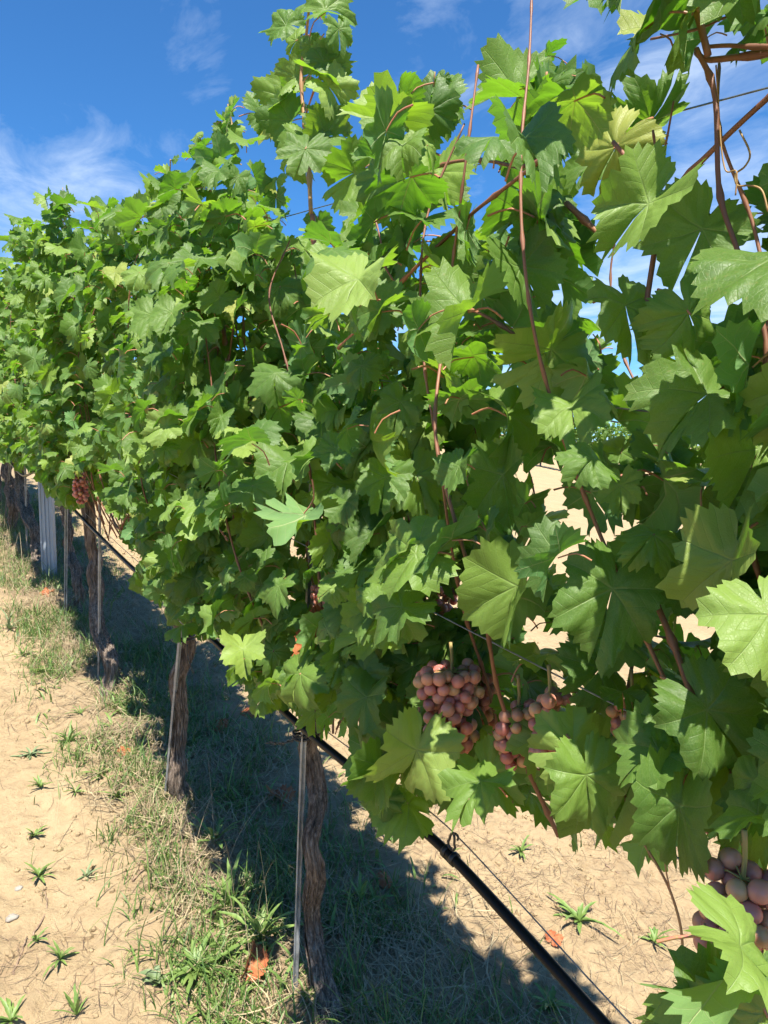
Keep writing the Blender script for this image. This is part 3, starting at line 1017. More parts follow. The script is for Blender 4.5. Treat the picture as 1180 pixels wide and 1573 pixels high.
vine_obj = []
for vi, v in enumerate(VINES):
    r_ = np.random.RandomState(1000 + vi)
    y = v['y']
    if v['px']:
        X0 = G(*v['px'][0])[0] if v['px'][0][1] < 1560 else 0.80
        X0 = min(max(X0, 0.70), 0.86)
        path = [P(a, b, X0) for a, b in v['px']]
        g = float(gz(path[0][0], path[0][1]))
        path[0][2] = g - 0.03
        tp = path[-1]
        hz = 0.86 + 0.134 * y
        if tp[2] < hz:
            path.append(np.array([ROWX, tp[1], hz]))
    else:
        g = float(gz(ROWX, y))
        hh = 1.10 if vi == 1 else 0.84
        path = [np.array(q) for q in [(ROWX, y, g - 0.03), (ROWX + 0.02, y + 0.02, g + 0.25), (ROWX - 0.02, y - 0.01, g + 0.55), (ROWX, y, g + hh)]]
    r0, r1 = v.get('r', (0.032, 0.028))
    base = np.array([path[0][0], path[0][1], path[0][2] + 0.03])
    root = empty('grapevine', base, v['lab'], 'grapevine', 'grapevines of the trellised row')
    vine_obj.append(root)
    mb, tpts = trunk_mesh(path, r0, r1, 50 + vi)
    mb.build('trunk', MAT_BARK, root)
    head = tpts[-1]
    # arms along the fruiting wire
    for sgn in (-1, 1):
        cane_obj(root, [head + (0, 0, -0.02), head + (0, sgn * 0.10, 0.05), (ROWX, y + sgn * 0.28, zbot(y + sgn * 0.28) + 0.20 + 0.134 * (y + sgn * 0.28)), (ROWX, y + sgn * 0.46, zbot(y + sgn * 0.46) + 0.22 + 0.134 * (y + sgn * 0.46))],
                 0.007 if vi != 1 else 0.004, 0.0035, 'arm', MAT_CANE)
    shoots, leaves = grow_canopy(v.get('yc', y), r_, ztop, zbot, n_sh=v.get('nsh', 14 if vi < 6 else 11), span=v.get('span', 1.12))
    near = vi <= 4
    geos = HI if near else LO
    for k, sh in enumerate(shoots):
        if near or k % 2 == 0:
            cane_obj(root, sh[::4], r_.uniform(0.0024, 0.0036), 0.0013, 'cane', n=90, sides=6)
    # low skirt leaves hiding the fruit wire
    for _ in range(230 if vi in (1, 2) else 150):
        yy = v.get('yc', y) + r_.uniform(-0.56, 0.56) * v.get('span', 1.12)
        zz = zbot(yy) + 0.134 * yy + abs(r_.normal(0.12, 0.13)) + 0.06
        fr = -1 if r_.rand() < 0.62 else 1
        leaves.append((np.array([ROWX + fr * r_.uniform(0.0, 0.14), yy, zz]), np.array([fr, r_.uniform(-0.6, 0.6), 0]), r_.uniform(0.045, 0.082), 0.2, 1.0))
    if vi in (1, 2):   # far face of the near vines
        for _ in range(240):
            yy = v.get('yc', y) + r_.uniform(-0.56, 0.56) * v.get('span', 1.12)
            leaves.append((np.array([ROWX + r_.uniform(0.05, 0.18), yy, r_.uniform(1.0, 1.72) + 0.134 * yy]), np.array([1, r_.uniform(-0.6, 0.6), 0]), r_.uniform(0.05, 0.085), 0.4, 1.0))
    placed = []
    for node, outv, size, u, pl in leaves:
        it = place(node, outv, size, u, pl, r_, geos)
        c = it[3] + it[1][:, 1] * it[2] * 0.4
        if c[2] - it[2] * 0.7 < zbot(c[1]) + 0.134 * c[1]:
            continue
        if c[0] > 0.95 + 0.05 * math.sin(c[1] * 5) or c[0] < 0.42 + 0.05 * math.sin(c[1] * 9 + c[2] * 6) or not keep_leaf(c, it[2]) or in_void(it[3]) or in_void(it[3] + it[1][:, 1] * it[2] * 0.9):
            continue
        placed.append((it, c))
    # the 300 that show largest
    def score(c):
        px, py, dp = project(c)
        vis = 1.0 if (-60 < px < 1240 and -60 < py < 1633) else 0.3
        return (c[0] - 0.5) * 1.6 + dp * 0.25 + (0 if vis == 1 else 2)
    placed.sort(key=lambda q: score(q[1]))
    own = HERO_OWN.get(vi, [])
    nkeep = (300 - len(own)) if 1 <= vi <= 7 else 0
    for (gi, Rm, s, p), c in placed[:nkeep]:
        o = link('leaf', geos[gi]['me'], root)
        o.matrix_local = mat4(Rm, s, p - base)
    if len(placed) > nkeep:
        merged_leaves('foliage', [q[0] for q in placed[nkeep:]], MID if near else LO, root, base)
    for h in own:
        px, py, dp, size, nr, tp, pool, idx = h
        g_ = (FLAT if pool == 'F' else HI)[idx]
        Rm = frame(vdir(*nr), vdir(tp[0], tp[1], 0.1))
        o = link('leaf', g_['me'], root)
        o.matrix_local = mat4(Rm, size * 0.80, D(px, py, dp) - base)
    TOTAL += len(placed)
print('leaves', TOTAL)

V1, V2, V3, V4, V5 = vine_obj[1:6]
# hero canes of the near vine
def pc(lst, X): return [P(a, b, X) if not isinstance(X, (list, tuple)) else P(a, b, X[i]) for i, (a, b) in enumerate(lst)]

cane_obj(V1, pc([(1062, -40), (1075, 30), (1088, 85)], 0.60), 0.0027, 0.0031)
cane_obj(V1, pc([(1070, 75), (1098, 145), (1105, 290), (1128, 370), (1162, 460), (1178, 540), (1162, 600)], 0.60), 0.0023, 0.0020)
cane_obj(V1, pc([(1230, 110), (1180, 150), (1100, 225), (1028, 302), (1012, 350), (1000, 420), (985, 520)], 0.64), 0.0025, 0.0030)
cane_obj(V1, pc([(942, 218), (980, 262), (1018, 304)], 0.64), 0.0023, 0.0023)
cane_obj(V1, pc([(1018, 304), (1010, 265), (1022, 225), (1035, 155)], 0.64), 0.0017, 0.0009)
cane_obj(V1, pc([(1012, 265), (1003, 200)], 0.64), 0.0011, 0.0009)
cane_obj(V1, pc([(1240, 55), (1180, 72), (1120, 70), (1085, 72)], 0.61), 0.0020, 0.0017)
cane_obj(V1, pc([(1240, 60), (1180, 82), (1130, 88), (1085, 92), (1070, 80)], 0.62), 0.0031, 0.0025)
cane_obj(V1, pc([(1128, 20), (1080, 42), (1040, 52), (1000, 60)], 0.62), 0.0009, 0.0012)
cane_obj(V1, pc([(1010, 930), (1035, 990), (1060, 1060), (1085, 1110), (1120, 1190), (1145, 1260)], 0.64), 0.0033, 0.0037)
cane_obj(V1, pc([(1110, 590), (1140, 640), (1185, 680)], 0.70), 0.0031, 0.0031)
cane_obj(V2, pc([(845, 232), (800, 270), (735, 320), (700, 352), (655, 395), (610, 440), (555, 500), (520, 535)], 0.62), 0.0023, 0.0027)
cane_obj(V2, pc([(655, 262), (700, 248), (750, 247), (800, 256), (835, 240)], 0.70), 0.0023, 0.0028)
cane_obj(V2, pc([(610, 440), (590, 405), (585, 370), (575, 330)], 0.62), 0.0016, 0.0011)
cane_obj(V2, pc([(870, 312), (905, 345), (942, 378)], 0.72), 0.0039, 0.0036)
cane_obj(V2, pc([(648, 470), (662, 540), (672, 600)], 0.74), 0.0036, 0.0034)
cane_obj(V2, pc([(700, 468), (745, 485), (800, 520)], 0.70), 0.0023, 0.0027)
cane_obj(V2, pc([(650, 780), (648, 850), (652, 930), (650, 990)], 0.76), 0.0043, 0.0043)
cane_obj(V2, pc([(640, 200), (660, 230), (690, 245)], 0.74), 0.0022, 0.0023)
cane_obj(V3, pc([(480, 330), (485, 390), (497, 430)], 0.66), 0.005, 0.005)
cane_obj(V3, pc([(330, 420), (340, 480), (350, 560)], 0.66), 0.005, 0.005)
cane_obj(V3, pc([(285, 758), (320, 790), (350, 830)], 0.56), 0.0026, 0.0020)
# the long shoot standing above the row
sh = pc([(478, 330), (473, 230), (466, 170), (463, 110), (470, 60), (476, 0), (478, -30)], 0.66)
cane_obj(V3, sh, 0.0042, 0.0020, mat=MAT_GREENCANE)
cane_obj(V3, pc([(470, 175), (482, 140), (492, 115)], 0.66), 0.0020, 0.0016, mat=MAT_PETIOLE)
cane_obj(V3, pc([(464, 100), (480, 75), (498, 52)], 0.66), 0.0020, 0.0012, mat=MAT_GREENCANE)
for (px, py, s, nr, tp, gi) in [(440, 40, 0.055, (-.3, .3, 1), (-.7, .2), 0), (500, 18, 0.060, (.1, .5, .9), (.8, .1), 1), (455, 62, 0.045, (-.5, -.2, .8), (-.9, -.5), 2),
                                (492, 112, 0.060, (.3, .4, .9), (.7, -.3), 3), (497, 95, 0.050, (.1, .2, .9), (.9, .3), 0), (455, 120, 0.050, (-.3, .1, .9), (-.8, -.1), 1),
                                (478, 70, 0.035, (0, -.5, .9), (.2, -.8), 2), (440, 150, 0.060, (-.3, .4, .9), (-.5, -.3), 3), (505, 135, 0.055, (.2, .1, .9), (.6, -.7), 1),
                                (478, 2, 0.045, (0, .8, .3), (-.3, .8), 2), (448, 185, 0.06, (-.4, .3, .9), (-.6, -.6), 3), (492, 180, 0.055, (.3, .5, .8), (.7, -.4), 0), (470, 215, 0.06, (0, .4, .9), (-.2, -1), 1), (455, 235, 0.06, (-.5, .2, .9), (-.8, -.2), 2), (500, 210, 0.06, (.3, .2, .9), (.6, .2), 3), (520, 45, 0.04, (.5, 0, .8), (.2, -.9), 0)]:
    o = link('leaf', FLAT[gi]['me'], V3)
    o.matrix_local = mat4(frame(vdir(*nr), vdir(tp[0], tp[1], 0.1)), s, P(px, py, 0.66) - np.array(V3.location))
# tall shoot tips further along the row top
for (px0, py0, px1, py1, X, par) in [(312, 262, 306, 205, 0.68, V3), (356, 215, 350, 160, 0.7, V3), (250, 300, 262, 245, 0.66, V4), (100, 340, 96, 288, 0.68, V5), (178, 350, 168, 312, 0.68, V4), (62, 380, 58, 345, 0.7, V5), (412, 190, 420, 140, 0.72, V3), (660, 190, 668, 110, 0.74, V2), (838, 190, 840, 110, 0.70, V2)]:
    a, b = P(px0, py0, X), P(px1, py1, X)
    cane_obj(par, [a, (a + b) / 2 + (0.01, 0.01, 0), b], 0.003, 0.0015, mat=MAT_GREENCANE)
    tr_ = np.random.RandomState(int(px0))
    for k in range(5):
        t = 0.15 + 0.19 * k
        an = k * 2.6 + px0
        q = a + (b - a) * t + np.array([0, math.cos(an) * 0.035, 0.0]) * (1 - 0.6 * t) + tr_.normal(0, 0.008, 3)
        n = vdir(0.8 * math.cos(an), tr_.uniform(-0.2, 0.9), tr_.uniform(0.2, 1.0))
        o = link('leaf', HI[tr_.randint(0, 24)]['me'], par)
        o.matrix_local = mat4(frame(n, vdir(math.cos(an), tr_.uniform(-0.7, 0.4), tr_.uniform(-0.3, 0.3))), 0.070 - 0.011 * k + tr_.uniform(-0.008, 0.008), q - np.array(par.location))
# tendrils
def tendril(par, pts, r=0.0009):
    mb = MB(); mb.tube(curve(pts, 40), r, 5); mb.build('tendril', MAT_GREENCANE, par)
tendril(V1, pc([(1136, 200), (1152, 235), (1145, 255), (1130, 268), (1133, 285), (1150, 285), (1170, 292), (1180, 325)], 0.63))
tendril(V1, pc([(1100, 100), (1105, 180), (1108, 225), (1115, 262), (1130, 262), (1132, 275), (1130, 300)], 0.62), 0.0007)
tendril(V1, pc([(960, 1255), (985, 1290), (1010, 1330), (1030, 1370), (1045, 1420), (1050, 1470)], 0.70), 0.0016)
tendril(V1, pc([(1030, 1370), (1022, 1330), (1018, 1280)], 0.70), 0.0010)
# yellow leaves and dry leaves caught in the canopy
for (px, py, X, s, par) in [(495, 955, 0.66, 0.05, V3), (475, 990, 0.66, 0.055, V3)]:
    o = link('dry_leaf', None, par)
    bpy.data.objects.remove(o)
    g_ = HI[(px) % 16]
    me = bpy.data.meshes.get('dry_leaf_blade') or None
    if me is None:
        me = g_['me'].copy(); me.name = 'dry_leaf_blade'; me.materials.clear(); me.materials.append(MAT_DEADLEAF); me.materials.append(MAT_DEADLEAF)
    o = link('dry_leaf', me, par)
    o['label'] = 'rust brown dried leaf'
    o.matrix_local = mat4(frame(vdir(0.6, 0.2, 0.6), vdir(-0.3, -0.9, 0.2)), s, P(px, py, X) - np.array(par.location))

# grape bunches
bunch(V2, D(692, 1032, 1.05), 105, 0.150, 0.120, 0.0096, 3, True, 'pink amber bunch lit by the sun')
bunch(V2, D(735, 1035, 1.14), 46, 0.10, 0.110, 0.0090, 7, True)
bunch(V2, D(795, 1085, 0.99), 36, 0.075, 0.080, 0.0092, 4, True, 'dusky bunch in leaf shade')
bunch(V2, D(842, 1075, 0.90), 26, 0.06, 0.07, 0.0092, 5, True)
bunch(V1, D(968, 1085, 0.86), 28, 0.05, 0.085, 0.0088, 6, True)
bunch(V1, D(1140, 1350, 0.62), 62, 0.085, 0.10, 0.0096, 8, True, 'near bunch of pinkish brown grapes')
bunch(V2, P(690, 905, 0.86), 34, 0.085, 0.10, 0.0090, 9, False)
bunch(V2, P(500, 905, 0.74), 40, 0.08, 0.09, 0.0090, 10, False)
bunch(V4, D(124, 728, 3.1), 50, 0.085, 0.13, 0.0098, 11, False)
bunch(V4, D(205, 748, 2.6), 30, 0.07, 0.07, 0.0095, 12, False)
bunch(vine_obj[6], D(42, 672, 4.4), 40, 0.08, 0.09, 0.0098, 13, False)
bunch(V3, P(375, 960, 0.74), 36, 0.08, 0.09, 0.0095, 14, False)
bunch(V3, P(235, 880, 0.74), 36, 0.08, 0.09, 0.0095, 15, False)

# ------------------------------------------------------------------ stakes, posts, pipe, wires
def stake(px0, py0, px1, py1, X, w, lab, t=0.0022, kind='L', twist=0.5, extra=0.5):
    top, bot = P(px0, py0, X), P(px1, py1, X)
    g = float(gz(bot[0], bot[1]))
    ax = (top - bot); ax /= np.linalg.norm(ax)
    bot = bot + ax * ((g - 0.05 - bot[2]) / ax[2])
    top = top + ax * extra
    root = empty('training_stake', (bot[0], bot[1], g), lab, 'vine stake', 'thin steel stakes beside the vine trunks')
    z = ax; x = np.cross([0, 1, 0], z); x /= np.linalg.norm(x); y = np.cross(z, x)
    ca, sa = math.cos(twist), math.sin(twist)
    ex, ey = x * ca + y * sa, -x * sa + y * ca
    prof = [(-w / 2, -w * .35), (0, 0), (w / 2, -w * .35)]
    mb = MB()
    pr = [(-w / 2, -w * .45), (-w * .32, -w * .45), (-w * .12, 0), (w * .12, 0), (w * .32, -w * .45), (w / 2, -w * .45),
          (w / 2, -w * .45 + t), (w * .30, -w * .45 + t), (w * .12, t), (-w * .12, t), (-w * .30, -w * .45 + t), (-w / 2, -w * .45 + t)]
    V = []
    nseg = 14
    for i in range(nseg + 1):
        c = bot + (top - bot) * i / nseg
        for a, b in pr:
            V.append(c + ex * a + ey * b)
    n = len(pr)
    F = []
    for i in range(nseg):
        for k in range(n):
            k2 = (k + 1) % n
            F.append((i * n + k, i * n + k2, (i + 1) * n + k2, (i + 1) * n + k))
    F.append(tuple(range(n)))
    F.append(tuple(range(nseg * n + n - 1, nseg * n - 1, -1)))
    mb.add(V, F)
    o = mb.build('rod', MAT_STEEL, root, smooth_=False)
    return root


st1 = stake(467, 1040, 450, 1550, 0.765, 0.017, 'tall folded steel stake left of the shaggy trunk at bottom centre', twist=0.35)
st2 = stake(272, 1010, 256, 1190, 0.735, 0.018, 'bluish steel stake tight against the left side of the bound trunk', twist=0.8)
st3 = stake(152, 800, 151, 1000, 0.745, 0.016, 'straight steel stake in front of the dark leaning trunk', twist=0.9)
st4 = stake(101, 790, 100, 915, 0.76, 0.018, 'steel stake standing between the wide zinc post and the slim trunk', twist=0.3)
st5 = stake(38, 720, 41, 855, 0.78, 0.016, 'steel stake close by the left side of the wide zinc post', twist=0.7)
st6 = stake(14, 720, 7, 805, 0.75, 0.018, 'slanting steel stake nearest the left edge', twist=0.3)

# wide zinc post with ribs
def zinc_post():
    top, bot = P(70, 690, 0.82), P(74, 884, 0.82)
    g = float(gz(bot[0], bot[1]))
    root = empty('trellis_post', (bot[0], bot[1], g), 'wide ribbed grey zinc trellis post at left among the thin stakes', 'trellis post')
    w = 0.088
    u = np.array([RGT[0], RGT[1], 0]); v_ = np.array([-FWD[0], -FWD[1], 0])
    prof = []
    for x, d in [(-.5, -.55), (-.5, 0), (-.36, 0), (-.33, -.05), (-.24, -.05), (-.21, 0), (-.06, 0), (-.03, -.06), (.03, -.06), (.06, 0), (.21, 0), (.24, -.05), (.33, -.05), (.36, 0), (.5, 0), (.5, -.55)]:
        prof.append((x * w, d * w * 0.9))
    back = [(x * (1 - 0.05), d - 0.003) for x, d in prof[::-1]]
    pr = prof + back
    n = len(pr)
    V = []
    zs = [g - 0.15, g + 0.4, g + 0.8, g + 1.2, g + 1.95]
    for z in zs:
        for a, b in pr:
            V.append(np.array([bot[0], bot[1], z]) + u * a + v_ * b)
    F = []
    for i in range(len(zs) - 1):
        for k in range(n):
            k2 = (k + 1) % n
            F.append((i * n + k, i * n + k2, (i + 1) * n + k2, (i + 1) * n + k))
    mb = MB(); mb.add(V, F)
    m = len(prof)
    top0 = (len(zs) - 1) * n
    for k in range(m - 1):
        mb.f.append((top0 + k, top0 + k + 1, top0 + n - 2 - k, top0 + n - 1 - k)); mb.mi.append(0)
    mb.build('profile', MAT_ZINC, root, smooth_=False)
    # wire hooks punched in the flanges
    hk = MB()
    for z in (0.55, 0.75, 0.95, 1.15, 1.35, 1.55, 1.75):
        for sx in (-1, 1):
            c = np.array([bot[0], bot[1], g + z]) + u * (sx * w * 0.5 + sx * 0.003) + v_ * (-0.02)
            hk.box(c, (0.006, 0.012, 0.012))
    hk.build('wire_hooks', MAT_ZINC, root, smooth_=False)


zinc_post()

PIPE_PX = [(60, 728), (125, 795), (190, 860), (270, 932), (345, 1000), (440, 1096), (545, 1184), (618, 1248), (690, 1312), (800, 1430), (930, 1575)]
pp = [P(a, b, 0.72) for a, b in PIPE_PX]
for q in pp[:1]:
    pass
pfar = [np.array([0.73, yy, 0.67 + 0.134 * yy]) for yy in (12.0, 11.2, 10.4, 9.6, 8.8, 8.0, 7.2, 6.4, 5.6)]
pnear = [pp[-1] + (pp[-1] - pp[-2]) * 0.9 + (0, 0, -0.0), np.array([0.72, -0.9, pp[-1][2] - 0.13])]
pipe_path = curve([q for q in pfar if q[1] > pp[0][1] + 0.3] + pp + [pp[-1] + (pp[-1] - pp[-2]) * k for k in (1, 2, 3, 4, 5)], 300)
proot = empty('drip_pipe', pipe_path[200], 'black plastic drip irrigation pipe running under the vines', 'irrigation pipe')
mb = MB(); mb.tube(pipe_path, 0.0084, 16); mb.build('tube', MAT_PIPE, proot)
def pipe_at(px):
    q = [project(c) for c in pipe_path]
    i = int(np.argmin([abs(a[0] - px) if a[2] > 0 else 1e9 for a in q]))
    t = pipe_path[min(i + 1, len(pipe_path) - 1)] - pipe_path[max(i - 1, 0)]
    return pipe_path[i], t / np.linalg.norm(t)

WIREUP = 0.028
wire_path = pipe_path + np.array([0.012, 0, 0]) + np.array([[0, 0, WIREUP + 0.004 * math.sin(i * 0.1)] for i in range(len(pipe_path))])
wr = MB(); wr.tube(wire_path, 0.0012, 6)
wo_ = wr.build('pipe_wire', MAT_WIRE)
tag(wo_, 'thin steel wire carrying the black drip pipe just above it', 'wire')

def clip(px):
    c, t = pipe_at(px)
    side = np.cross(t, UPV); side /= np.linalg.norm(side)
    up = np.cross(side, t)
    if up[2] < 0: up = -up
    mb = MB()
    # collar round the pipe, two rings and a bridge
    for off in (-0.010, 0.010):
        mb.tube([c + t * (off - 0.0035), c + t * (off + 0.0035)], 0.0112, 18)
    mb.tube([c - t * 0.012 - up * 0.012, c + t * 0.012 - up * 0.012], 0.003, 8)
    # teardrop hanger loop up to the wire
    loop = []
    for k in range(17):
        a = -math.pi / 2 + 2 * math.pi * k / 16
        rr = 0.010
        loop.append(c + up * (0.026 + 0.015 * math.sin(a)) + t * (rr * math.cos(a)) * (1.0 if math.sin(a) < 0 else 0.6))
    mb.tube(loop, 0.0022, 7)
    hook = [c + up * 0.040, c + up * 0.045 + t * 0.006, c + up * 0.043 + t * 0.013, c + up * 0.037 + t * 0.012]
    mb.tube(curve(hook, 10), 0.0020, 7)
    mb.build('pipe_clip', MAT_RUBBER, proot)

for px in (690, 100, 350):
    clip(px)

def wire(z, x, name_lab, r=0.0011, sag=0.012):
    pts = []
    for k, yy in enumerate(np.linspace(-1.0, 12, 60)):
        pts.append((x, yy, 0.134 * yy + z + sag * math.sin(yy * 1.1 + z * 3)))
    m_ = MB(); m_.tube(pts, r, 6)
    o = m_.build('trellis_wire', MAT_WIRE)
    tag(o, name_lab, 'wire')

wire(1.04, ROWX, 'lowest trellis wire, at the height of the grape bunches', 0.0014)
wire(1.25, ROWX - 0.10, 'trellis wire crossing the middle leaves on the camera side')
wire(1.585, ROWX - 0.03, 'trellis wire seen shining in the gap at right middle')
wire(1.58, ROWX + 0.09, 'trellis wire on the far side at mid height behind the leaves')
wire(1.93, ROWX + 0.02, 'topmost trellis wire, crossing the sky gap under the leaf tips')

# chain tie at near stake
def tie_chain(a, b, n, lab, name='tie_chain'):
    a, b = np.array(a), np.array(b)
    root = empty(name, (a + b) / 2, lab, 'tie')
    d = (b - a) / n
    for k in range(n):
        c = a + d * (k + 0.5) + np.array([0, 0, -0.012 * math.sin(math.pi * (k + 0.5) / n)])
        L = np.linalg.norm(d)
        t = d / L
        s_ = np.cross(t, UPV if k % 2 == 0 else (UPV + RGT * 0.9)); s_ /= np.linalg.norm(s_)
        lp = [c + t * (L * 0.62 * math.cos(q)) + s_ * (0.0042 * math.sin(q)) for q in np.linspace(0, 2 * math.pi, 11)]
        mb = MB(); mb.tube(lp, 0.0013, 5, cap=False)
        mb.build('link', MAT_RUBBER, root)
    return root

tie_chain(P(410, 1140, 0.72), P(463, 1128, 0.75), 8, 'black chain link tie trailing left from the near stake')

def wrap(px, py, X, rr, lab, turns=2.0):
    c = P(px, py, X)
    pts = []
    for k in range(int(24 * turns)):
        a = k / 24 * 2 * math.pi
        pts.append(c + np.array([rr * math.cos(a), rr * math.sin(a), 0.009 * k / 24 - 0.008 + 0.002 * math.sin(3 * a)]))
    mb = MB(); mb.tube(pts, 0.0035, 7)
    o = link('trunk_tie', mb.mesh('trunk_tie', MAT_RUBBER, True, c), None, c)
    tag(o, lab, 'tie')
    return c

wrap(282, 980, 0.76, 0.036, 'black rubber tie wound round the second visible trunk')
wrap(470, 1128, 0.785, 0.030, 'black rubber tie binding the near shaggy trunk to its stake')
c = P(288, 990, 0.73)
mb = MB(); mb.tube(curve([c, c + (0.0, 0.0, -0.04), c + (0.01, -0.02, -0.09)], 10), 0.002, 6)
tag(mb.build('tie_end', MAT_RUBBER), 'loose black tie end hanging below the wound rubber tie', 'tie')

# ------------------------------------------------------------------ ground cover
def blades(name, P0, H, Wd, lean, mats, label, cat, nseg=3, seed=0, flat=False, parent=None, kind='stuff', curlamt=1.0):
    """thin tapered blades; P0 (n,3)"""
    r_ = np.random.RandomState(seed)
    n = len(P0)
    az = r_.rand(n) * 6.283
    face = az + r_.uniform(-0.8, 0.8, n) + math.pi / 2
    d = np.stack([np.cos(az), np.sin(az), np.zeros(n)], 1)
    w = np.stack([np.cos(face), np.sin(face), np.zeros(n)], 1)
    V = np.zeros((n, 2 * nseg + 1, 3)); 
    for k in range(nseg + 1):
        u = k / nseg
        ang = lean * (0.35 + curlamt * u)
        hor = H * u * np.sin(ang); ver = H * u * np.cos(ang)
        c = P0 + d * hor[:, None]
        c[:, 2] += ver
        if k == nseg:
            V[:, 2 * nseg] = c
        else:
            ww = Wd * (1 - 0.65 * u ** 1.5) * (0.7 if k == 0 else 1)
            V[:, 2 * k] = c - w * ww[:, None] / 2
            V[:, 2 * k + 1] = c + w * ww[:, None] / 2
    t = []
    for k in range(nseg - 1):
        a = 2 * k
        t += [(a, a + 1, a + 3), (a, a + 3, a + 2)]
    a = 2 * (nseg - 1)
    t.append((a, a + 1, a + 2))
    t = np.array(t)
    m = V.shape[1]
    T = (t[None] + (np.arange(n) * m)[:, None, None]).reshape(-1, 3)
    me = tri_mesh(name, V.reshape(-1, 3), T, mats, None, None, np.repeat(r_.rand(n), m))
    o = link(name, me, parent)
    if kind: o['kind'] = kind
    if label: o['label'] = label
    return o


def strewn(n, xr, yr, dens, seed):
    r_ = np.random.RandomState(seed)
    x = r_.uniform(*xr, n * 6); y = yr[0] + (yr[1] - yr[0]) * r_.rand(n * 6) ** 1.35
    d = dens(x, y)
    k = r_.rand(n * 6) < d
    x, y = x[k][:n], y[k][:n]
    return np.stack([x, y, gz(x, y) - 0.003], 1)


def strip(x, y):
    c = ROWX + 0.14
    return np.exp(-((x - c) / 0.26) ** 2)


def patch(x, y, sc, th, seed):
    return smooth(th, th + 0.12, fbm(x * sc, y * sc, 3, seed))


# green grass of the strip
p0 = strewn(26000, (0.2, 1.7), (0.5, 9), lambda x, y: np.clip(strip(x, y) * patch(x, y, 5, 0.43, 5) * 1.4 * (1 - 0.85 * smooth(1.75, 1.5, y) * smooth(0.9, 0.78, x)) + 0.9 * np.exp(-((x - 0.58) / 0.09) ** 2) * patch(x, y, 4, 0.42, 6), 0, 1), 21)
r_ = np.random.RandomState(22)
n = len(p0)
blades('grass', p0, r_.uniform(0.035, 0.13, n) * (0.7 + 0.9 * (r_.rand(n) < 0.18)), r_.uniform(0.0020, 0.0052, n), r_.uniform(0.2, 1.0, n), [MAT_GRASS], 'green grass growing in the strip under the vines', 'grass', 4, 23)
# broad leaved low weeds in the strip
p0 = strewn(2600, (0.35, 1.5), (0.6, 8), lambda x, y: np.clip(strip(x, y) * patch(x, y, 3, 0.48, 8) + 0.5 * np.exp(-((x - 0.62) / 0.08) ** 2) * patch(x, y, 3, 0.45, 9), 0, 1), 31)
n = len(p0)
p0 = np.repeat(p0, 1, 0)
blades('weeds', p0, r_.uniform(0.03, 0.10, n), r_.uniform(0.006, 0.014, n), r_.uniform(0.4, 1.2, n), [MAT_WEED], 'leafy green weeds among the grass under the vines', 'weeds', 5, 33)
# tall pale seed stalks
p0 = strewn(420, (0.35, 1.3), (0.9, 8), lambda x, y: np.exp(-((x - 0.60) / 0.14) ** 2) * patch(x, y, 2.5, 0.45, 12), 41)
n = len(p0)
blades('dry_grass_stalks', p0, r_.uniform(0.12, 0.36, n), r_.uniform(0.0016, 0.0026, n), r_.uniform(0.05, 0.5, n), [MAT_STRAW2], 'tall bleached grass stalks at the edge of the grass strip', 'grass', 6, 43)
# matted dry grass under the vines
def litter(n, xr, yr, dens, seed, L, W, mat, name, label, lift=0.012):
    p = strewn(n, xr, yr, dens, seed)
    r_ = np.random.RandomState(seed + 1)
    n = len(p)
    az = r_.rand(n) * 6.283
    ln = r_.uniform(*L, n)
    w = r_.uniform(*W, n)
    bend = r_.uniform(-0.22, 0.22, n)
    V = np.zeros((n, 8, 3))
    z0 = r_.uniform(0.002, lift, n)
    for k in range(4):
        u = k / 3 - 0.5
        a = az + bend * u * 2
        c = p[:, :2] + np.stack([np.cos(a), np.sin(a)], 1) * (ln * u)[:, None]
        zz = gz(c[:, 0], c[:, 1]) + 0.004 + z0 + (np.abs(u) * 2) ** 2 * r_.uniform(-0.3, 1.0, n) * lift
        s = np.stack([-np.sin(a), np.cos(a)], 1) * (w / 2 * (1 if 0 < k < 3 else 0.5))[:, None]
        V[:, 2 * k, :2] = c - s; V[:, 2 * k + 1, :2] = c + s
        V[:, 2 * k, 2] = zz; V[:, 2 * k + 1, 2] = zz + w * r_.uniform(-0.5, 0.5, n)
    t = []
    for k in range(3):
        a = 2 * k
        t += [(a, a + 1, a + 3), (a, a + 3, a + 2)]
    t = np.array(t)
    T = (t[None] + (np.arange(n) * 8)[:, None, None]).reshape(-1, 3)
    me = tri_mesh(name, V.reshape(-1, 3), T, [mat], None, None, np.repeat(r_.rand(n), 8))
    o = link(name, me)
    tag(o, label, None, None, 'stuff')

litter(15000, (0.5, 1.9), (0.5, 8), lambda x, y: np.clip(strip(x, y) * 1.1 * (0.4 + patch(x, y, 4, 0.4, 15)), 0, 1), 51, (0.04, 0.20), (0.0014, 0.0030), MAT_STRAW2, 'dry_grass_mat', 'matted dry grass lying on the soil under the vines', 0.035)
litter(24000, (-0.2, 3.2), (0.6, 8), lambda x, y: 0.15 + 0.85 * patch(x, y, 3.2, 0.46, 17), 61, (0.012, 0.085), (0.0006, 0.0017), MAT_STRAW, 'soil_litter', 'small brown straw and twig bits strewn on the sand', 0.007)
litter(9000, (1.2, 5.0), (0.4, 7), lambda x, y: 0.25 + 0.7 * patch(x, y, 2.2, 0.42, 19), 71, (0.02, 0.11), (0.0008, 0.0018), MAT_STRAW2, 'mown_straw', 'pale mown straw strewn over the soil beyond the vines', 0.008)

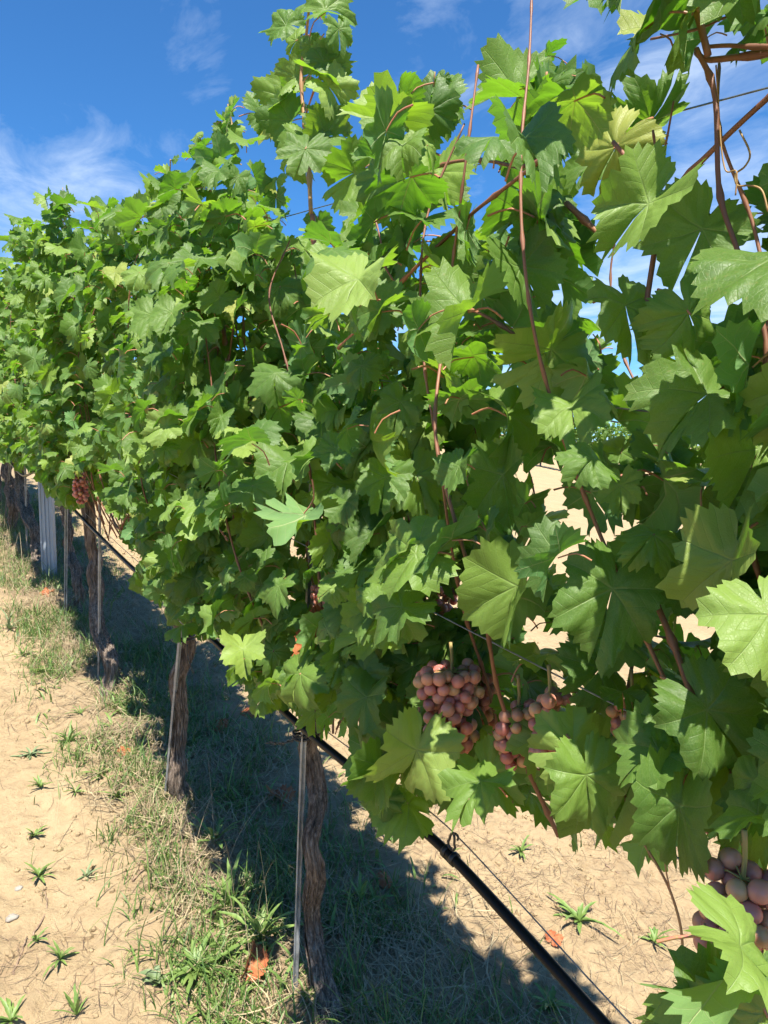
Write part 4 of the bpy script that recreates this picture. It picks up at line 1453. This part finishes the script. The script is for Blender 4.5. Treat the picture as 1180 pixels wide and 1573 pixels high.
# pebbles / clods
def clods(n, seed):
    p = strewn(n, (-0.2, 3.6), (0.6, 8), lambda x, y: 0.2 + 0.8 * patch(x, y, 2.6, 0.48, 29), seed)
    r_ = np.random.RandomState(seed)
    bm = bmesh.new(); bmesh.ops.create_icosphere(bm, subdivisions=1, radius=1)
    bv = np.array([v.co[:] for v in bm.verts]); bt = np.array([[v.index for v in f.verts] for f in bm.faces]); bm.free()
    n = len(p)
    s = 0.0022 + 0.011 * r_.rand(n) ** 4
    V = bv[None] * (1 + r_.uniform(-0.25, 0.25, (n, len(bv), 1))) * s[:, None, None] * r_.uniform(0.7, 1.2, (n, 1, 3))
    V = V + p[:, None] + np.array([0, 0, 0.004])
    T = (bt[None] + (np.arange(n) * len(bv))[:, None, None]).reshape(-1, 3)
    me = tri_mesh('soil_crumbs', V.reshape(-1, 3), T, [MAT_SOIL], sm=False)
    tag(link('soil_crumbs', me), 'small crumbs of dry soil on the ground', None, None, 'stuff')
clods(14000, 81)


# individual weeds on the bare sand
def rosette(px, py, n, L, wd, lab, mat=MAT_WEED, upr=0.35, seed=0, droop=0.9, name='weed'):
    c = G(px, py)
    c[2] = float(gz(c[0], c[1]))
    root = empty(name, c, lab, 'weed', 'weeds on the bare sand')
    r_ = np.random.RandomState(seed + int(px))
    for k in range(int(n * 1.5)):
        az = k * 2.399 + r_.uniform(-0.8, 0.8)
        ln = 1.3 * L * r_.uniform(0.55, 1.15)
        w = wd * r_.uniform(0.75, 1.2)
        el = upr + r_.uniform(-0.35, 0.75)
        ln *= r_.choice([0.5, 0.8, 1.0, 1.15])
        V, T = [], []
        m = 8
        pos = np.array([0, 0, 0.004]); 
        rd = np.array([math.cos(az), math.sin(az), 0]); sd = np.array([-math.sin(az), math.cos(az), 0])
        for j in range(m + 1):
            u = j / m
            e = el - droop * u
            prof = (0.30 + 0.9 * math.sin(math.pi * min(1, u * 0.85 + 0.12))) * (1 if u < 0.99 else 0.05)
            prof *= 1 + 0.18 * math.sin(j * 2.6 + k)
            ww = w * prof * (0.25 if j == 0 else 1)
            cup = np.array([0, 0, ww * 0.28])
            V += [pos - sd * ww / 2 + cup, pos + np.array([0, 0, -ww * 0.05]), pos + sd * ww / 2 + cup]
            pos = pos + (rd * math.cos(e) + np.array([0, 0, math.sin(e)])) * ln / m + sd * r_.normal(0, ln * 0.012)
            pos[2] = max(pos[2], 0.004)
            if j:
                a = (j - 1) * 3
                for q in (0, 1):
                    T += [(a + q, a + q + 1, a + q + 4), (a + q, a + q + 4, a + q + 3)]
        me = tri_mesh('blade', np.array(V), np.array(T), [mat])
        link('blade', me, root)
    return root


rosette(300, 1497, 20, 0.085, 0.012, 'large rosette weed with long jagged bright green leaves near the red leaf', upr=0.45, seed=1)
rosette(240, 1512, 12, 0.034, 0.014, 'grey green round leaved weed left of the large rosette', MAT_GREYWEED, upr=0.5, seed=2)
rosette(92, 1478, 8, 0.050, 0.006, 'thin dark weed sprout low at left above the bottom edge', upr=0.7, seed=3)
rosette(60, 1350, 11, 0.050, 0.007, 'bright green tuft weed beside the white stone', upr=0.7, seed=4)
rosette(132, 1350, 6, 0.045, 0.006, 'small narrow weed to the right of the white stone tuft', MAT_GREYWEED, upr=0.5, seed=5)
rosette(52, 1287, 9, 0.040, 0.006, 'small weed tuft above the white stone', upr=0.7, seed=6)
rosette(56, 1448, 6, 0.030, 0.006, 'tiny weed sprout between white stone and bottom sprout', upr=0.8, seed=7)
rosette(180, 1228, 13, 0.060, 0.007, 'dark green fan of leaves left of the second trunk foot', upr=0.6, seed=8)
rosette(116, 1220, 9, 0.045, 0.006, 'small dark tuft left of the dark green fan', upr=0.7, seed=9)
rosette(62, 1212, 9, 0.045, 0.006, 'small pale tuft midway on the sand near the left edge', upr=0.7, seed=10)
rosette(106, 1143, 12, 0.070, 0.008, 'yellowish green clump alone on the upper sand', upr=0.6, seed=11)
rosette(48, 1162, 13, 0.065, 0.008, 'flat grey green sprawling weed at the left edge', MAT_GREYWEED, upr=0.2, seed=12)
rosette(78, 1032, 12, 0.085, 0.008, 'wide flat weed in front of the pale trunk foot', upr=0.2, seed=13)
rosette(36, 1008, 10, 0.055, 0.006, 'small weed left of the wide flat weed', upr=0.6, seed=14)
rosette(14, 968, 12, 0.085, 0.007, 'bluish green grass tuft cut by the left edge', MAT_GREYWEED, upr=0.9, seed=15)
rosette(152, 1192, 9, 0.05, 0.006, 'thin tuft just above the dark green fan', upr=0.5, seed=16)
rosette(124, 1098, 7, 0.04, 0.005, 'sparse brownish green sprig on upper sand', upr=0.6, seed=17)
rosette(118, 1562, 6, 0.07, 0.006, 'upright blade weed rising from the bottom edge', upr=1.1, seed=18, droop=0.3)
rosette(18, 1572, 9, 0.05, 0.009, 'weed tuft in the bottom left corner', upr=0.6, seed=19)
rosette(470, 1545, 8, 0.05, 0.005, 'little grass sprout between near stake and trunk foot', upr=1.0, seed=20)
rosette(890, 1418, 16, 0.085, 0.010, 'bushy dark green weed on sand beyond the pipe', upr=0.7, seed=21)
rosette(800, 1312, 8, 0.06, 0.008, 'small green weed just above the pipe clip on the far sand', upr=0.6, seed=22)
rosette(1005, 1450, 8, 0.05, 0.008, 'small bright sprout on far sand under the hanging dead shoot', upr=0.6, seed=23)
rosette(845, 1552, 14, 0.07, 0.009, 'weed clump low beside the pipe at the bottom edge', upr=0.6, seed=24)
rosette(985, 1130, 22, 0.22, 0.02, 'pale green weed patch far off behind the bunches', upr=0.7, seed=25)
rosette(350, 1400, 14, 0.10, 0.012, 'tall leafy weed at the sunlit edge of the grass strip', upr=1.0, seed=26, droop=0.8)
rosette(330, 1300, 14, 0.10, 0.010, 'yellow green leafy clump above the tall leafy weed', upr=0.9, seed=27, droop=0.8)
rosette(345, 1458, 10, 0.06, 0.010, 'low yellowish weed right beside the large rosette', upr=0.5, seed=28)
rosette(400, 1450, 14, 0.11, 0.012, 'dark dock like weed left of the near stake foot', upr=0.9, seed=29)
rosette(555, 1400, 12, 0.09, 0.010, 'shaded weed tuft right of the near trunk', upr=0.9, seed=30)

# fallen leaves
def fallen(px, py, s, nr, tp, gi, lab, lift=0.02):
    c = G(px, py)
    c[2] = float(gz(c[0], c[1])) + lift
    g_ = HI[gi]
    keep = g_['mi'] == 0
    me = tri_mesh('fallen_leaf', g_['V'], g_['T'][keep], [MAT_DEADLEAF], None, g_['uv'])
    o = link('fallen_leaf', me)
    o.matrix_world = mat4(frame(np.array(nr, float), np.array(tp, float)), s, c)
    tag(o, lab, 'dead leaf')

fallen(382, 1500, 0.058, (0.3, -0.7, 0.5), (0.8, 0.6, 0.7), 25, 'curled orange red dead leaf on the sand left of the near stake', 0.035)
fallen(382, 1100, 0.06, (-0.3, -0.4, 0.8), (0.8, 0.2, 0.1), 2, 'orange dead leaf in a sun fleck between second and near trunks')
fallen(335, 1125, 0.055, (0.1, -0.3, 0.9), (-0.6, 0.5, 0.1), 5, 'dull red dead leaf in shade left of the orange one')
fallen(430, 1235, 0.06, (0.2, -0.2, 0.9), (-0.3, 0.8, 0.0), 8, 'dark brown dead leaf in shade just left of the near stake')
fallen(592, 1358, 0.04, (0.2, -0.4, 0.9), (0.8, -0.3, 0.0), 11, 'small brown dead leaf in shade below the pipe')
fallen(850, 1450, 0.032, (-0.2, -0.3, 0.9), (0.8, 0.3, 0.0), 3, 'small tan dead leaf on sunlit sand beyond the pipe')
fallen(72, 915, 0.05, (-0.3, -0.4, 0.8), (0.5, 0.2, 0.2), 6, 'rusty dead leaf in the grass at the foot of the zinc post')
fallen(190, 1160, 0.035, (-0.3, -0.4, 0.8), (0.5, 0.2, 0.2), 9, 'small reddish dead leaf at the grass edge left of the second trunk')


def twig(pts, r, lab):
    q = []
    for a, b in pts:
        c = G(a, b)
        q.append((c[0], c[1], float(gz(c[0], c[1])) + r * 1.4))
    mb = MB(); cc = curve(q, 14)
    cc = cc + np.random.RandomState(len(pts)).normal(0, r * 0.6, cc.shape) * np.array([1, 1, 0.3])
    mb.tube(cc, np.linspace(r, r * 0.5, 14), 6)
    o = mb.build('twig', MAT_TWIG)
    tag(o, lab, 'twig')

twig([(203, 1356), (222, 1335), (243, 1315)], 0.0035, 'short thick grey twig on the sand left of the grass')
twig([(50, 1440), (72, 1400), (70, 1370)], 0.003, 'bent brown twig under the white stone tuft')
twig([(705, 1455), (740, 1475), (762, 1488)], 0.004, 'pale brown twig in the shadow edge below the pipe')
twig([(930, 1330), (945, 1340), (962, 1348)], 0.003, 'tan straw like twig on far sand under the big hanging leaf')
twig([(20, 1500), (35, 1460), (42, 1440)], 0.003, 'thin dark twig near the bottom left corner')
twig([(240, 1275), (268, 1245), (285, 1215)], 0.003, 'dry stick leaning into the grass by the second trunk')

def stone(px, py, s, lab, seed):
    c = G(px, py)
    bm = bmesh.new(); bmesh.ops.create_icosphere(bm, subdivisions=3, radius=1)
    r_ = np.random.RandomState(seed)
    for v in bm.verts:
        k = 1 + 0.5 * (float(fbm(v.co.x * 1.5 + 5 + seed, v.co.y * 1.5 + v.co.z * 1.3, 2, seed)) - 0.5)
        v.co = Vector((v.co.x * s * 1.2 * k, v.co.y * s * 0.9 * k, v.co.z * s * 0.65 * k))
    me = bpy.data.meshes.new('stone'); bm.to_mesh(me); bm.free()
    me.materials.append(MAT_STONE)
    me.polygons.foreach_set('use_smooth', [True] * len(me.polygons))
    o = link('stone', me, None, (c[0], c[1], float(gz(c[0], c[1])) + s * 0.3))
    tag(o, lab, 'stone')

stone(29, 1366, 0.010, 'small white stone beside the bright green tuft at left', 1)
stone(18, 1412, 0.014, 'dull grey stone half buried near the left edge', 2)

# ------------------------------------------------------------------ far row of vines beyond the headland
def far_vines():
    protos = []
    XR = 21.0
    k = 0
    for vk in range(14):
        y = 10.0 + vk * 1.08
        x = XR
        z = float(gz(x, y))
        lab = 'distant grapevine of the far row, glimpsed through gaps in the near leaves'
        o = empty('distant_grapevine', (x, y, z), lab, 'grapevine', 'distant grapevines beyond the headland')
        if vk < 3:
            r_ = np.random.RandomState(900 + vk)
            mb = MB()
            mb.tube(curve([(0, 0, -0.05), (0.03, 0.02, 0.3), (-0.02, 0.0, 0.85)], 10) + np.array([x, y, z]), np.linspace(0.04, 0.03, 10), 8)
            t = mb.build('trunk', MAT_BARK, o)
            items = []
            for _ in range(420):
                px_ = r_.normal(0, 0.20); py_ = r_.uniform(-0.58, 0.58); pz_ = 0.72 + 1.35 * r_.rand()
                nn = np.array([np.sign(px_) * 0.8 + r_.normal(0, 0.4), r_.normal(0, 0.5), 0.6 + r_.normal(0, 0.4)])
                items.append((r_.randint(0, 10), frame(nn, np.array([r_.normal(0, 0.4), r_.normal(0, 0.5), -1])), r_.uniform(0.07, 0.11), np.array([px_, py_, pz_])))
            f = merged_leaves('foliage', items, LO, o, np.zeros(3))
            protos.append((t.data, f.data))
        else:
            t, f = protos[vk % 3]
            link('trunk', t, o)
            q = link('foliage', f, o); q['kind'] = 'stuff'
far_vines()
